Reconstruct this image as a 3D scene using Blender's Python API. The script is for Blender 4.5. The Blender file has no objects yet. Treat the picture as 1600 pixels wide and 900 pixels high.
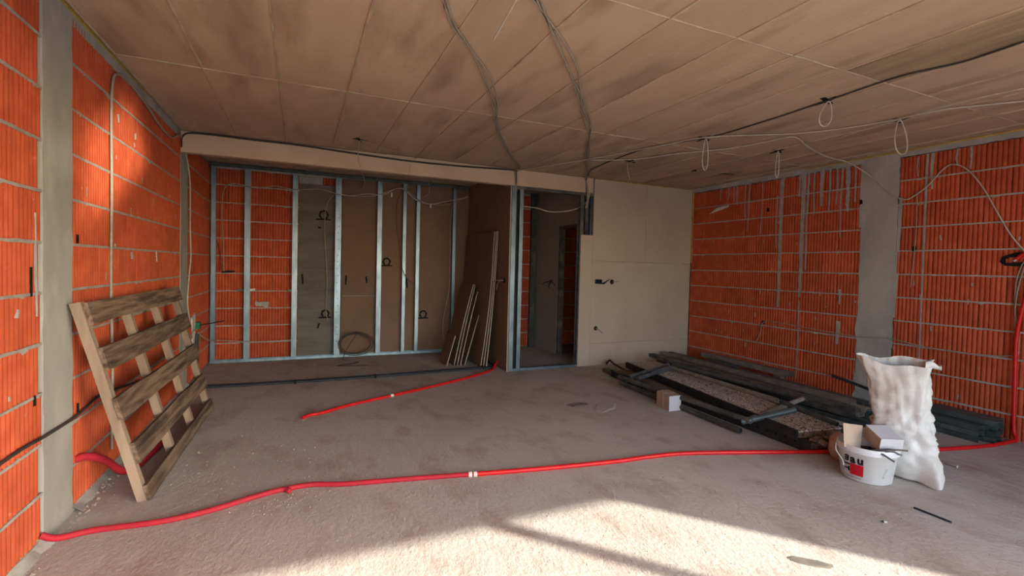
import bpy, bmesh, math, random
from mathutils import Vector, Matrix, noise
random.seed(7)
scene = bpy.context.scene
COL = scene.collection
V = Vector

# ------------------------------------------------------------------ camera
F, YAW, PIT, ROL, CX, CY, HC = 745.25, .4178, .0279, .0247, 800., 438.56, 1.4444
fw = V((math.sin(YAW)*math.cos(PIT), math.cos(YAW)*math.cos(PIT), -math.sin(PIT)))
rt = V((math.cos(YAW), -math.sin(YAW), 0)); up = rt.cross(fw)
rt, up = rt*math.cos(ROL)+up*math.sin(ROL), up*math.cos(ROL)-rt*math.sin(ROL)
cam = bpy.data.cameras.new('camera'); camo = bpy.data.objects.new('camera', cam); COL.objects.link(camo)
M4 = Matrix((rt, up, -fw)).transposed().to_4x4(); M4.translation = (0, 0, HC); camo.matrix_world = M4
cam.sensor_width = 36; cam.lens = F/1600*36; cam.shift_y = -(450-CY)/1600; cam.clip_start = .02
scene.camera = camo

# ------------------------------------------------------------------ world, sun, exposure
SUN_EL = math.radians(27.0)
w = bpy.data.worlds.new('sky'); scene.world = w; w.use_nodes = True
nt = w.node_tree; nt.nodes.clear()
sky = nt.nodes.new('ShaderNodeTexSky'); sky.sky_type = 'NISHITA'; sky.sun_disc = False
sky.sun_elevation = SUN_EL; sky.sun_rotation = math.radians(138); sky.air_density = 1.0; sky.dust_density = 1.2
bg = nt.nodes.new('ShaderNodeBackground'); bg.inputs[1].default_value = 0.42
wo = nt.nodes.new('ShaderNodeOutputWorld')
nt.links.new(sky.outputs[0], bg.inputs[0]); nt.links.new(bg.outputs[0], wo.inputs[0])
sl = bpy.data.lights.new('sun', 'SUN'); so = bpy.data.objects.new('sun', sl); COL.objects.link(so)
sl.energy = 4.7; sl.angle = math.radians(.9); sl.color = (1, .965, .86)
sd = V((-.663*math.cos(SUN_EL), .748*math.cos(SUN_EL), -math.sin(SUN_EL)))
so.rotation_euler = sd.to_track_quat('-Z', 'Y').to_euler(); so.location = (6, -6, 6)
pl = bpy.data.lights.new('window_portal', 'AREA'); po = bpy.data.objects.new('window_portal', pl); COL.objects.link(po)
pl.shape = 'RECTANGLE'; pl.size = 6.2; pl.size_y = 2.5; po.location = (1.95, -1.02, 1.25); po.rotation_euler = (math.pi/2, 0, 0)
pl.cycles.is_portal = True
# added area lamp imitates reflected sun: a faint slanted patch on the left wall
gl = bpy.data.lights.new('added_glint_lamp', 'AREA'); go = bpy.data.objects.new('added_glint_lamp', gl); COL.objects.link(go)
gl.shape = 'RECTANGLE'; gl.size = .75; gl.size_y = .48; gl.spread = math.radians(2.5); gl.energy = .8; gl.color = (1, .86, .66)
go.location = (3.6, -2.6, .35); go.rotation_euler = (V((-1.166, 4.05, 2.12))-V(go.location)).to_track_quat('-Z', 'Y').to_euler()
go.rotation_euler.rotate_axis('Z', math.radians(32))
vs = scene.view_settings; vs.view_transform = 'Standard'; vs.look = 'None'; vs.gamma = 1; vs.exposure = 1.45
vs.use_curve_mapping = False
scene.cycles.max_bounces = 12; scene.cycles.diffuse_bounces = 8

XL, XR, YB, YN, H, Y0 = -1.166, 5.893, 6.02, 7.845, 2.793, -1.0

def at(px, py, **k):
    d = fw*F+rt*(px-CX)-up*(py-CY)
    (a, v), = k.items(); i = 'xyz'.index(a); o = V((0, 0, HC))
    return o+d*((v-o[i])/d[i])

# ------------------------------------------------------------------ materials
def lin(c): return tuple(.8*((v/255+.055)/1.055)**2.4 for v in c)+(1,)
MATS = {}
def mat(name, c1, c2=None, scale=4., detail=6., rough=.85, metal=0., bump=0., bscale=40., stretch=(1, 1, 1), rnd=0., c3=None, s3=1.2, lo3=.55, hi3=.75, lo=.35, hi=.65, coord='Object', spec=.3, wave=None):
    m = bpy.data.materials.new(name); m.use_nodes = True; t = m.node_tree; N = t.nodes; L = t.links
    b = N['Principled BSDF']; b.inputs['Roughness'].default_value = rough; b.inputs['Metallic'].default_value = metal
    b.inputs['Specular IOR Level'].default_value = spec
    tc = N.new('ShaderNodeTexCoord'); mp = N.new('ShaderNodeMapping'); mp.inputs['Scale'].default_value = stretch
    L.new(tc.outputs[coord], mp.inputs[0]); oi = N.new('ShaderNodeObjectInfo')
    mw = N.new('ShaderNodeMath'); mw.operation = 'MULTIPLY'; mw.inputs[1].default_value = 37.; L.new(oi.outputs['Random'], mw.inputs[0])
    def nz(s, d=detail):
        n = N.new('ShaderNodeTexNoise'); n.noise_dimensions = '4D'; n.inputs['Scale'].default_value = s; n.inputs['Detail'].default_value = d
        L.new(mp.outputs[0], n.inputs['Vector']); L.new(mw.outputs[0], n.inputs['W']); return n
    def ramp(n, a, z):
        r = N.new('ShaderNodeMapRange'); r.inputs[1].default_value = a; r.inputs[2].default_value = z; L.new(n, r.inputs[0]); return r.outputs[0]
    def mix(fac, a, bb):
        x = N.new('ShaderNodeMix'); x.data_type = 'RGBA'
        L.new(fac, x.inputs[0])
        for i, q in ((6, a), (7, bb)):
            if isinstance(q, tuple): x.inputs[i].default_value = q
            else: L.new(q, x.inputs[i])
        return x.outputs[2]
    col = lin(c1)
    if c2: col = mix(ramp(nz(scale).outputs[0], lo, hi), lin(c1), lin(c2))
    if c3: col = mix(ramp(nz(s3, 8).outputs[0], lo3, hi3), col, lin(c3))
    if rnd:
        hs = N.new('ShaderNodeHueSaturation'); r = N.new('ShaderNodeMapRange'); r.inputs[3].default_value = 1-rnd; r.inputs[4].default_value = 1+rnd
        L.new(oi.outputs['Random'], r.inputs[0]); L.new(r.outputs[0], hs.inputs['Value'])
        if isinstance(col, tuple): hs.inputs['Color'].default_value = col
        else: L.new(col, hs.inputs['Color'])
        col = hs.outputs[0]
    if isinstance(col, tuple): b.inputs['Base Color'].default_value = col
    else: L.new(col, b.inputs['Base Color'])
    if bump:
        bp = N.new('ShaderNodeBump'); bp.inputs['Strength'].default_value = 1; bp.inputs['Distance'].default_value = bump
        L.new(nz(bscale, 5).outputs[0], bp.inputs['Height']); L.new(bp.outputs[0], b.inputs['Normal'])
    MATS[name] = m; return m

mat('brick', (205, 98, 62), (184, 80, 48), 9, rnd=.13, c3=(216, 140, 108), s3=22, lo3=.66, hi3=.78, bump=.0012, bscale=60, rough=.9)
mat('mortar', (182, 180, 174), (158, 155, 149), 12, bump=.003, bscale=60, rough=.95)
mat('concrete_column', (184, 184, 178), (160, 160, 155), 3, bump=.003, bscale=25, c3=(196, 195, 189), s3=5, rough=.95, stretch=(1, 1, .5))
mat('concrete_dark', (120, 116, 108), (98, 94, 88), 4, bump=.003, bscale=25, stretch=(.4, 1, 2))
mat('ceiling', (200, 177, 152), (190, 166, 141), 2.2, stretch=(2.4, .6, 1), rnd=.06, c3=(150, 126, 106), s3=1.9, lo3=.52, hi3=.8, bump=.004, bscale=22, rough=.9)
mat('ceiling_ridge', (206, 188, 164), (176, 156, 132), 8, bump=.002)
mat('beam', (214, 192, 166), (202, 178, 152), 3, bump=.0015, bscale=30)
mat('foam', (206, 176, 96), (180, 146, 74), 14, bump=.006, bscale=40)
mat('plaster_front', (200, 184, 164), (192, 175, 155), 1.5, rnd=.03, bump=.0004, bscale=60, rough=.9)
mat('plaster_grey', (170, 164, 154), (160, 154, 146), 1.5, rnd=.04, rough=.9)
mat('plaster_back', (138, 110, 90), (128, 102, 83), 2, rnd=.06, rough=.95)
mat('plaster_edge', (184, 174, 158), (166, 156, 140), 8)
mat('crumb', (168, 156, 146), (150, 138, 128), 8)
mat('galvanised', (150, 168, 180), (120, 138, 150), 14, stretch=(1, 1, .3), metal=.85, rough=.4, rnd=.06)
mat('dark_steel', (104, 106, 102), (76, 78, 75), 9, metal=.2, rough=.6, rnd=.2, c3=(140, 130, 116), s3=6, lo3=.5, hi3=.75)
mat('rail_black', (56, 56, 54), (40, 40, 39), 9, metal=.1, rough=.6)
mat('green_steel', (92, 104, 104), (68, 78, 78), 9, metal=.25, rough=.5, rnd=.15)
mat('dusty_steel', (158, 152, 140), (124, 118, 108), 7, metal=.15, rough=.65, rnd=.15)
mat('deck', (226, 218, 204), (40, 36, 34), 105, lo=.5, hi=.56, detail=3, rough=.9, stretch=(1, .8, 1), c3=(206, 190, 160), s3=5, lo3=.62, hi3=.72)
mat('old_wood', (142, 121, 102), (86, 68, 55), 14, detail=10, stretch=(2.5, .22, 2.5), rough=.9, rnd=.16, bump=.004, bscale=16, c3=(62, 50, 41), s3=7, lo3=.52, hi3=.74)
mat('pale_wood', (166, 146, 126), (136, 116, 99), 5, stretch=(3, 3, .5), rough=.9, rnd=.1, bump=.002, bscale=20)
mat('red_pipe', (226, 22, 26), (206, 18, 24), 20, rough=.45, spec=.4)
mat('red_pipe_dusty', (190, 34, 52), (170, 40, 54), 14, rough=.7)
mat('tape', (232, 230, 224), (210, 206, 200), 20)
mat('black_rubber', (22, 22, 24), (36, 36, 38), 20, rough=.6)
mat('black_conduit', (40, 44, 52), (58, 64, 74), 20, rough=.5)
mat('cable_white', (206, 200, 188), (186, 178, 164), 20, rough=.6)
mat('cable_grey', (176, 166, 150), (156, 146, 132), 20, rough=.6)
mat('cable_dark', (74, 68, 62), (58, 54, 50), 20, rough=.6)
mat('spray', (16, 15, 15), rough=.8)
mat('blue_plastic', (20, 62, 84), (16, 48, 66), 20, rough=.5)
mat('green_plastic', (30, 120, 80), rough=.5)
mat('bucket_white', (232, 232, 230), (224, 224, 222), 5, rough=.4, spec=.5)
mat('print_red', (204, 20, 40), rough=.5)
mat('print_black', (18, 16, 18), rough=.5)
mat('print_grey', (140, 138, 136), rough=.5)
mat('sack', (228, 226, 221), (210, 204, 194), 6, rough=.6, bump=.002, bscale=120, spec=.4)
mat('card_white', (226, 224, 226), (214, 212, 214), 6, rough=.7)
mat('card_brown', (196, 172, 150), (184, 160, 138), 6, rough=.85)
mat('scrap', (96, 72, 60), (60, 44, 38), 30, rough=.9)
mat('rough_patch', (150, 138, 128), (118, 104, 96), 30, rough=.95, bump=.01, bscale=40)
mat('stain', (112, 104, 94), (134, 126, 114), 14, rough=.95)
mat('terrace', (196, 188, 174), (180, 172, 158), 3)
mat('frame_grey', (120, 120, 118), rough=.5)
# floor: dusty screed with brick-dust tint and gritty relief
def floor_mat():
    m = mat('floor', (194, 183, 172), (176, 163, 152), 1.3, c3=(204, 195, 185), s3=.7, lo3=.42, hi3=.7, rough=.95)
    t = m.node_tree; N = t.nodes; L = t.links; b = N['Principled BSDF']; tc = N.new('ShaderNodeTexCoord')
    def nz(s, st=(1, 1, 1), rot=.5, d=5):
        mp = N.new('ShaderNodeMapping'); mp.inputs['Scale'].default_value = st; mp.inputs['Rotation'].default_value = (0, 0, rot)
        n = N.new('ShaderNodeTexNoise'); n.inputs['Scale'].default_value = s; n.inputs['Detail'].default_value = d; n.inputs['Roughness'].default_value = .62
        L.new(tc.outputs['Object'], mp.inputs[0]); L.new(mp.outputs[0], n.inputs['Vector']); return n.outputs[0]
    acc = None
    for s, a, st in ((120, .3, (1, 1, 1)), (38, 1.0, (1, .7, 1)), (11, 1.1, (1, .5, 1)), (26, .35, (1, .2, 1))):
        mu = N.new('ShaderNodeMath'); mu.operation = 'MULTIPLY_ADD'; mu.inputs[1].default_value = a; L.new(nz(s, st), mu.inputs[0])
        if acc: L.new(acc, mu.inputs[2])
        else: mu.inputs[2].default_value = 0
        acc = mu.outputs[0]
    bp = N.new('ShaderNodeBump'); bp.inputs['Distance'].default_value = .0065; bp.inputs['Strength'].default_value = 1
    L.new(acc, bp.inputs['Height']); L.new(bp.outputs[0], b.inputs['Normal'])
    # grit, trowel streaks and reddish brick dust in the colour of the screed itself
    src = b.inputs['Base Color'].links[0].from_socket
    for n_, lo, hi, c, k in ((nz(55), .35, .75, (206, 200, 190), .55), (nz(20, (1, .06, 1), .9), .52, .72, (206, 198, 186), .4), (nz(3.2, (1, .6, 1)), .5, .75, (150, 116, 100), .6), (nz(80), .6, .72, (112, 100, 90), .6)):
        r = N.new('ShaderNodeMapRange'); r.inputs[1].default_value = lo; r.inputs[2].default_value = hi; r.inputs[4].default_value = k; L.new(n_, r.inputs[0])
        x = N.new('ShaderNodeMix'); x.data_type = 'RGBA'; L.new(r.outputs[0], x.inputs[0]); L.new(src, x.inputs[6]); x.inputs[7].default_value = lin(c); src = x.outputs[2]
    L.new(src, b.inputs['Base Color'])
floor_mat()

# ------------------------------------------------------------------ mesh helpers
class MB:
    def __init__(s): s.v = []; s.f = []; s.m = []
    def add(s, vs, fs, mi=0):
        n = len(s.v); s.v += [V(q) for q in vs]; s.f += [tuple(i+n for i in q) for q in fs]; s.m += [mi]*len(fs); return s
    def box(s, a, b, mi=0):
        (x, y, z), (X, Y, Z) = a, b
        return s.add([(x, y, z), (X, y, z), (X, Y, z), (x, Y, z), (x, y, Z), (X, y, Z), (X, Y, Z), (x, Y, Z)],
                     [(0, 3, 2, 1), (4, 5, 6, 7), (0, 1, 5, 4), (1, 2, 6, 5), (2, 3, 7, 6), (3, 0, 4, 7)], mi)
    def slab(s, quad, off, mi=0):          # quad (4 points) extruded by vector off
        q = [V(p) for p in quad]; o = V(off)
        return s.add(q+[p+o for p in q], [(3, 2, 1, 0), (4, 5, 6, 7), (0, 1, 5, 4), (1, 2, 6, 5), (2, 3, 7, 6), (3, 0, 4, 7)], mi)
    def prism(s, poly, off, mi=0):         # planar polygon extruded
        q = [V(p) for p in poly]; o = V(off); n = len(q)
        return s.add(q+[p+o for p in q], [tuple(range(n-1, -1, -1)), tuple(range(n, 2*n))]+[(i, (i+1) % n, n+(i+1) % n, n+i) for i in range(n)], mi)
    def tube(s, path, r, n=6, caps=True, mi=0, inner=0, wob=0):
        P = [V(p) for p in path]; rings = []; prev = None
        for i, p in enumerate(P):
            t = (P[min(i+1, len(P)-1)]-P[max(i-1, 0)]).normalized()
            if prev is None:
                a = t.cross(V((0, 0, 1)));
                if a.length < .05: a = t.cross(V((1, 0, 0)))
            else: a = prev-t*prev.dot(t)
            a.normalize(); prev = a; b = t.cross(a); rr = r(i) if callable(r) else r
            rings.append([p+(a*math.cos(2*math.pi*k/n)+b*math.sin(2*math.pi*k/n))*rr for k in range(n)])
        vs = [q for R in rings for q in R]; m = len(P)
        fs = [(i*n+k, i*n+(k+1) % n, (i+1)*n+(k+1) % n, (i+1)*n+k) for i in range(m-1) for k in range(n)]
        if inner:
            ir = []
            for i, R in enumerate(rings):
                ir += [P[i]+(q-P[i])*inner for q in R]
            o = len(vs); vs += ir
            fs += [(o+i*n+(k+1) % n, o+i*n+k, o+(i+1)*n+k, o+(i+1)*n+(k+1) % n) for i in range(m-1) for k in range(n)]
            fs += [((k+1) % n, k, o+k, o+(k+1) % n) for k in range(n)]
            e = (m-1)*n; fs += [(e+k, e+(k+1) % n, o+e+(k+1) % n, o+e+k) for k in range(n)]
        elif caps:
            fs += [tuple(range(n-1, -1, -1)), tuple(range((m-1)*n, m*n))]
        return s.add(vs, fs, mi)
    def ribbon(s, path, nrm, width, th=.003, mi=0):
        P = [V(p) for p in path]; nrm = V(nrm).normalized(); L = []; R = []
        for i, p in enumerate(P):
            t = (P[min(i+1, len(P)-1)]-P[max(i-1, 0)]).normalized(); a = t.cross(nrm).normalized()*width/2*(1+.25*math.sin(i*2.1))
            L.append(p+a); R.append(p-a)
        for i in range(len(P)-1): s.slab([L[i], L[i+1], R[i+1], R[i]], nrm*th, mi)
        return s
    def build(s, name, m, parent=None, smooth=False, bevel=0):
        me = bpy.data.meshes.new(name); o = V((0, 0, 0))
        if parent is not None: o = wloc(parent)
        me.from_pydata([q-o for q in s.v], [], s.f); me.update()
        bm = bmesh.new(); bm.from_mesh(me); bmesh.ops.recalc_face_normals(bm, faces=bm.faces)
        if bevel: bmesh.ops.bevel(bm, geom=bm.edges[:], offset=bevel, segments=1, affect='EDGES')
        bm.to_mesh(me); bm.free()
        for q in (m if isinstance(m, (list, tuple)) else [m]): me.materials.append(MATS[q])
        if isinstance(m, (list, tuple)) and not bevel:
            me.polygons.foreach_set('material_index', s.m)
        if smooth: me.polygons.foreach_set('use_smooth', [True]*len(me.polygons))
        ob = bpy.data.objects.new(name, me); COL.objects.link(ob)
        if parent is not None: ob.parent = parent
        return ob
def wloc(o):
    l = o.location.copy()
    while o.parent: o = o.parent; l += o.location
    return l
def tag(o, label, cat, group=None):
    o['label'] = label; o['category'] = cat
    if group: o['group'] = group
    return o
def thing(name, label, cat, loc, group=None):
    o = bpy.data.objects.new(name, None); COL.objects.link(o); o.location = loc; o.empty_display_size = .1
    return tag(o, label, cat, group)
def struct(o): o['kind'] = 'structure'; return o
def srooot(name, loc=(0, 0, 0)):
    o = bpy.data.objects.new(name, None); COL.objects.link(o); o.location = loc; o.empty_display_size = .1; return struct(o)
def smooth_path(P, k=6):
    P = [V(p) for p in P]; out = []
    for i in range(len(P)-1):
        a, b, c, d = P[max(i-1, 0)], P[i], P[i+1], P[min(i+2, len(P)-1)]
        for j in range(k):
            t = j/k; out.append(.5*((2*b)+(c-a)*t+(2*a-5*b+4*c-d)*t*t+(3*b-a-3*c+d)*t**3))
    return out+[P[-1]]
def cable(name, pts, r, m, label, group=None, k=6, cat='cable'):
    return tag(MB().tube(smooth_path(pts, k), r, 6).build(name, m, smooth=True), label, cat, group)
def rj(a): return random.uniform(-a, a)

# ------------------------------------------------------------------ floor, ceiling
g = MB(); g.box((XL-.3, Y0-.3, -.2), (XR+.3, YN+.3, 0)); floor = struct(g.build('floor', 'floor'))
def splat(name, cx, cy, rx, ry, m, parent, z=.0, h=.003, n=26, rot=0):
    a = MB(); ring = []
    for i in range(n):
        t = 2*math.pi*i/n; k = 1+.3*noise.noise(V((math.cos(t)*1.6+cx, math.sin(t)*1.6+cy, 3)))+rj(.06)
        x, y = rx*k*math.cos(t), ry*k*math.sin(t)
        ring.append(V((cx+x*math.cos(rot)-y*math.sin(rot), cy+x*math.sin(rot)+y*math.cos(rot), z)))
    inner = [V((cx, cy, z))+(p-V((cx, cy, z)))*.8+V((0, 0, h)) for p in ring]
    a.add(ring+inner, [(i, (i+1) % n, n+(i+1) % n, n+i) for i in range(n)]+[tuple(range(n, 2*n))])
    return a.build(name, m, parent)
splat('damp_stain', 2.36, 1.53, .11, .035, 'stain', floor, rot=-.7)
splat('mortar_splat', 2.72, 4.32, .13, .07, 'rough_patch', floor, h=.004)
splat('mortar_splat', 2.95, 4.15, .22, .1, 'floor', floor, h=.006, rot=.6)

g = MB(); g.box((XL-.3, Y0-.3, H+.004), (XR+.3, YN+.3, H+.25)); ceiling = struct(g.build('ceiling', 'ceiling_ridge'))
px = [-.648+.4865*i for i in range(-1, 14)]; py = [-2.0, .05, 2.03, 4.0, 6.0]
cache = {}
for i in range(len(px)-1):
    for j in range(4):
        x0, x1 = max(px[i], XL)+.004, min(px[i+1], XR)-.004; y0, y1 = max(py[j], Y0)+.004, py[j+1]-.004
        if x1-x0 < .05: continue
        a = MB(); a.box((x0, y0, H), (x1, y1, H+.006))
        o = a.build('formwork_panel', 'ceiling', ceiling)
# seam fins, slightly proud and uneven
for i, x in enumerate(px):
    if XL < x < XR:
        pts = [V((x+rj(.003), -1+7*t/36, H-.0015-abs(rj(.003)))) for t in range(37)]
        MB().tube(pts, lambda q: .0045+abs(noise.noise(V((q*.7, x*5, 0))))*.008, 5).build('seam_ridge', 'ceiling_ridge', ceiling)
for y in py[1:4]:
    pts = [V((XL+7.05*t/40, y+rj(.004), H-.0015)) for t in range(41)]
    MB().tube(pts, lambda q: .003+abs(noise.noise(V((q*.6, y*5, 0))))*.008, 5).build('seam_ridge', 'ceiling_ridge', ceiling)
# darker damp board print near the right
a = MB(); a.box((3.27, -.5, H-.0015), (3.725, 2.024, H+.001)); 
mat('ceiling_dark', (134, 116, 94), (168, 146, 118), 3, stretch=(3, .5, 1), c3=(186, 164, 134), s3=1.5, lo3=.55, hi3=.68, rough=.9)
a.build('formwork_panel', 'ceiling_dark', ceiling)
# beam above the niche
a = MB(); a.box((XL, YB-.005, 2.57), (3.955, YB+.1, H)); beam = a.build('beam', 'beam', ceiling, bevel=.006)
for px_, pw in ((640, .1),):
    p = at(px_, 262, y=YB-.006); MB().box((p.x-.0015, YB-.0058, 2.6), (p.x+.0015, YB-.004, 2.68)).build('hairline_crack', 'cable_dark', beam)
# black spray crosses on the ceiling
for q in ((1293, 157, 1), (1404, 188, 1), (1101, 216, 1), (1215, 236, 1), (985, 252, 1), (562, 218, .8), (1085, 266, .6)):
    p = at(q[0], q[1], z=H); s = .09*q[2]; a = MB()
    a.ribbon([p+V((-s, -.02, -.001)), p+V((0, .0, -.001)), p+V((s, .03, -.001))], (0, 0, -1), .035)
    a.ribbon([p+V((-.03, -s, -.002)), p+V((0, 0, -.002)), p+V((.02, s*1.2, -.002))], (0, 0, -1), .03)
    a.build('spray_cross', 'spray', ceiling)
a = MB(); a.ribbon([at(1127, 271, z=H-.001), at(1137, 272, z=H-.001), at(1147, 273, z=H-.001)], (0, 0, -1), .03); a.build('spray_dash', 'spray', ceiling)

# ------------------------------------------------------------------ ribbed hollow bricks
BW, CH, GAP = .378, .25, .012
bmesh_cache = {}
def brick_mesh(wd, ht, m='brick'):
    key = (round(wd, 3), round(ht, 3))
    if key in bmesh_cache: return bmesh_cache[key]
    nr = max(1, round(wd/.0376)); p = wd/nr; D = .055; prof = [(0, .007)]
    for i in range(nr):
        x = i*p; prof += [(x+p*.16, .0015), (x+p*.36, -.002), (x+p*.64, -.002), (x+p*.84, .0015), (x+p, .012 if i < nr-1 else .007)]
    n = len(prof); v = [(x, y, 0) for x, y in prof]+[(x, y, ht) for x, y in prof]+[(0, D, 0), (wd, D, 0), (0, D, ht), (wd, D, ht)]
    fs = [(i, i+1, n+i+1, n+i) for i in range(n-1)]; A, B, C, E_ = 2*n, 2*n+1, 2*n+2, 2*n+3
    fs += [(A, 0, n, C), (n-1, B, E_, 2*n-1), (B, A, C, E_), tuple([A, B]+list(range(n-1, -1, -1))), tuple([E_, C]+list(range(n, 2*n)))]
    me = bpy.data.meshes.new('brick'); me.from_pydata(v, [], fs); me.materials.append(MATS[m]); me.update(); bmesh_cache[key] = me
    return me
def brick_wall(parent, face, pos, lo, hi, z1, joints, zmin=.0, zmax=H, zr=None, beds=True):
    """face '+x','-x','-y'; pos = wall plane; runs lo..hi along the wall; joints(k) gives one joint coordinate in course k"""
    ploc = wloc(parent)
    for k in range(-1, 11):
        zb, zt = z1-CH*(k+1)+GAP/2, z1-CH*k-GAP/2
        zb, zt = max(zb, zmin), min(zt, zmax)
        if zt-zb < .02: continue
        j0 = joints(k); n0 = math.floor((lo-j0)/BW)
        x = j0+n0*BW
        while x < hi:
            a, b = max(x, lo)+.003, min(x+BW, hi)-.003
            if b-a > .025:
                me = brick_mesh(b-a, zt-zb); o = bpy.data.objects.new('brick', me); COL.objects.link(o); o.parent = parent
                d = rj(.0025)
                if face == '+x': o.location = V((pos-.0+d, a, zb))-ploc; o.rotation_euler = (0, 0, math.pi/2)
                elif face == '-x': o.location = V((pos+d, b, zb))-ploc; o.rotation_euler = (0, 0, -math.pi/2)
                else: o.location = V((a, pos+d, zb))-ploc
            x += BW
        zc = z1-CH*k
        if beds and zmin+.02 < zc < zmax-.05:
            mb = MB(); n = max(3, int((hi-lo)/.03)); T = []; B = []; sd_ = random.random()*50
            for i in range(n+1):
                s = lo+(hi-lo)*i/n
                e = noise.noise(V((s*9, sd_, k)))*.5+noise.noise(V((s*31, sd_, k)))*.35
                T.append((s, zc+GAP*.62+e*.006)); e2 = noise.noise(V((s*11, sd_+9, k)))
                dr = max(0, noise.noise(V((s*17, sd_+4, k)))-.38)*.05
                B.append((s, zc-GAP*.62-e2*.004-dr))
            def pt(s, z, dep):
                return (pos+dep, s, z) if face == '+x' else (pos-dep, s, z) if face == '-x' else (s, pos-dep, z)
            vs = [pt(s, z, .0035) for s, z in T]+[pt(s, z, .0035) for s, z in B]+[pt(s, z, -.05) for s, z in T]+[pt(s, z, -.05) for s, z in B]
            m_ = n+1; fs = []
            for i in range(n):
                fs += [(i, i+1, m_+i+1, m_+i), (i, 2*m_+i, 2*m_+i+1, i+1), (m_+i, m_+i+1, 3*m_+i+1, 3*m_+i)]
            mb.add(vs, fs).build('mortar_bed', 'mortar', parent)
def column(parent, face, pos, lo, hi, z0, z1, m='concrete_column', proud=.006, rag=.008, ragz=None):
    n = 44; L = []; R = []; mb = MB()
    for i in range(n+1):
        z = z0+(z1-z0)*i/n; k = 1 if not ragz else ragz(z)
        L.append((lo+noise.noise(V((z*9, lo, 1)))*rag*k+rj(.002), z)); R.append((hi+noise.noise(V((z*9, hi, 5)))*rag*k+rj(.002), z))
    def pt(s, z, dep): return (pos+dep, s, z) if face == '+x' else (pos-dep, s, z) if face == '-x' else (s, pos-dep, z)
    vs = []; 
    for q, dep in ((L, proud), (R, proud), (L, -.06), (R, -.06)): vs += [pt(s, z, dep) for s, z in q]
    m_ = n+1; fs = []
    for i in range(n):
        fs += [(i, i+1, m_+i+1, m_+i), (i, 2*m_+i, 2*m_+i+1, i+1), (m_+i, m_+i+1, 3*m_+i+1, 3*m_+i)]
    mb.add(vs, fs); return mb.build('concrete_column', m, parent)
def strip(name, parent, face, pos, path, width, m, proud=.004, rag=.3, steps=14):
    """ragged vertical/oblique streak of cement on a wall face; path = [(s,z),...]"""
    mb = MB(); P = [V((s, z, 0)) for s, z in path]; Q = []
    for i in range(len(P)-1):
        for j in range(steps): Q.append(P[i].lerp(P[i+1], j/steps))
    Q.append(P[-1]); A = []; B = []; sd_ = random.random()*90
    for i, q in enumerate(Q):
        t = (Q[min(i+1, len(Q)-1)]-Q[max(i-1, 0)]).normalized(); nn = V((-t.y, t.x, 0)); k = i/(len(Q)-1)
        ww = (width if not callable(width) else width(k))/2
        A.append(q+nn*ww*(1+rag*noise.noise(V((i*.5, sd_, 0))))); B.append(q-nn*ww*(1+rag*noise.noise(V((i*.5, sd_, 7)))))
    def pt(q, dep): return (pos+dep, q.x, q.y) if face == '+x' else (pos-dep, q.x, q.y) if face == '-x' else (q.x, pos-dep, q.y)
    n = len(Q); vs = [pt(q, proud) for q in A]+[pt(q, proud) for q in B]+[pt(q, -.03) for q in A]+[pt(q, -.03) for q in B]; fs = []
    for i in range(n-1): fs += [(i, i+1, n+i+1, n+i), (i, 2*n+i, 2*n+i+1, i+1), (n+i, n+i+1, 3*n+i+1, 3*n+i)]
    fs += [(0, n, 3*n, 2*n), (n-1, 3*n-1, 4*n-1, 2*n-1)]
    return mb.add(vs, fs).build(name, m, parent)

# left wall
g = MB(); g.box((XL-.3, Y0-.25, 0), (XL-.045, YN+.25, H)); wl = struct(g.build('wall_left', 'mortar'))
jl = lambda k: 3.42+(.19 if k % 2 else .02)
brick_wall(wl, '+x', XL, Y0, 3.085, 2.51, jl, zmax=2.77)
brick_wall(wl, '+x', XL, 3.415, 6.035, 2.51, jl, zmax=2.77)
brick_wall(wl, '+x', XL, 6.365, YN-.02, 2.51, jl, zmax=2.77)
column(wl, '+x', XL, 3.085, 3.415, 0, H, rag=.016)
column(wl, '+x', XL, 6.035, 6.365, 0, H, rag=.006)
strip('cement_fill', wl, '+x', XL, [(Y0, 2.76), (6.03, 2.755)], .085, 'concrete_column', rag=.25, steps=200)
strip('foam_bead', wl, '+x', XL, [(2.6, 2.787), (4.9, 2.787)], lambda k: .02*(1-.6*k), 'foam', proud=.012, steps=40)
def fillet(lo, hi):
    a = MB(); n = int((hi-lo)/.05); A_ = []; B_ = []
    for i in range(n+1):
        y = lo+(hi-lo)*i/n; k = .6+.9*abs(noise.noise(V((y*4, 2, 0))))
        A_.append(V((XL-.01, y, .055*k))); B_.append(V((XL+.055*k, y, -.002)))
    a.add(A_+B_, [(i, i+1, n+2+i, n+1+i) for i in range(n)]); a.build('mortar_fillet', 'mortar', wl)
fillet(Y0, 3.09); fillet(3.41, 6.4)
strip('cement_fill', wl, '+x', XL, [(Y0, .015), (6.0, .01)], .05, 'concrete_column', rag=.5, steps=90)
for s, z, l, w_ in ((5.12, 1.42, .09, .02), (4.45, 1.44, .05, .03), (3.02, 1.15, .5, .007)):
    strip('cement_smear', wl, '+x', XL+.002, [(s, z+l), (s+.015, z)], w_, 'tape' if l == .09 else 'mortar', rag=.8)
for s, z, l in ((3.5, 1.52, .05), (2.98, 1.25, .14), (3.01, .72, .05), (3.5, .55, .05)):
    strip('dark_hole', wl, '+x', XL+.002, [(s, z+l), (s, z)], .022, 'spray', proud=.002)
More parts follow.
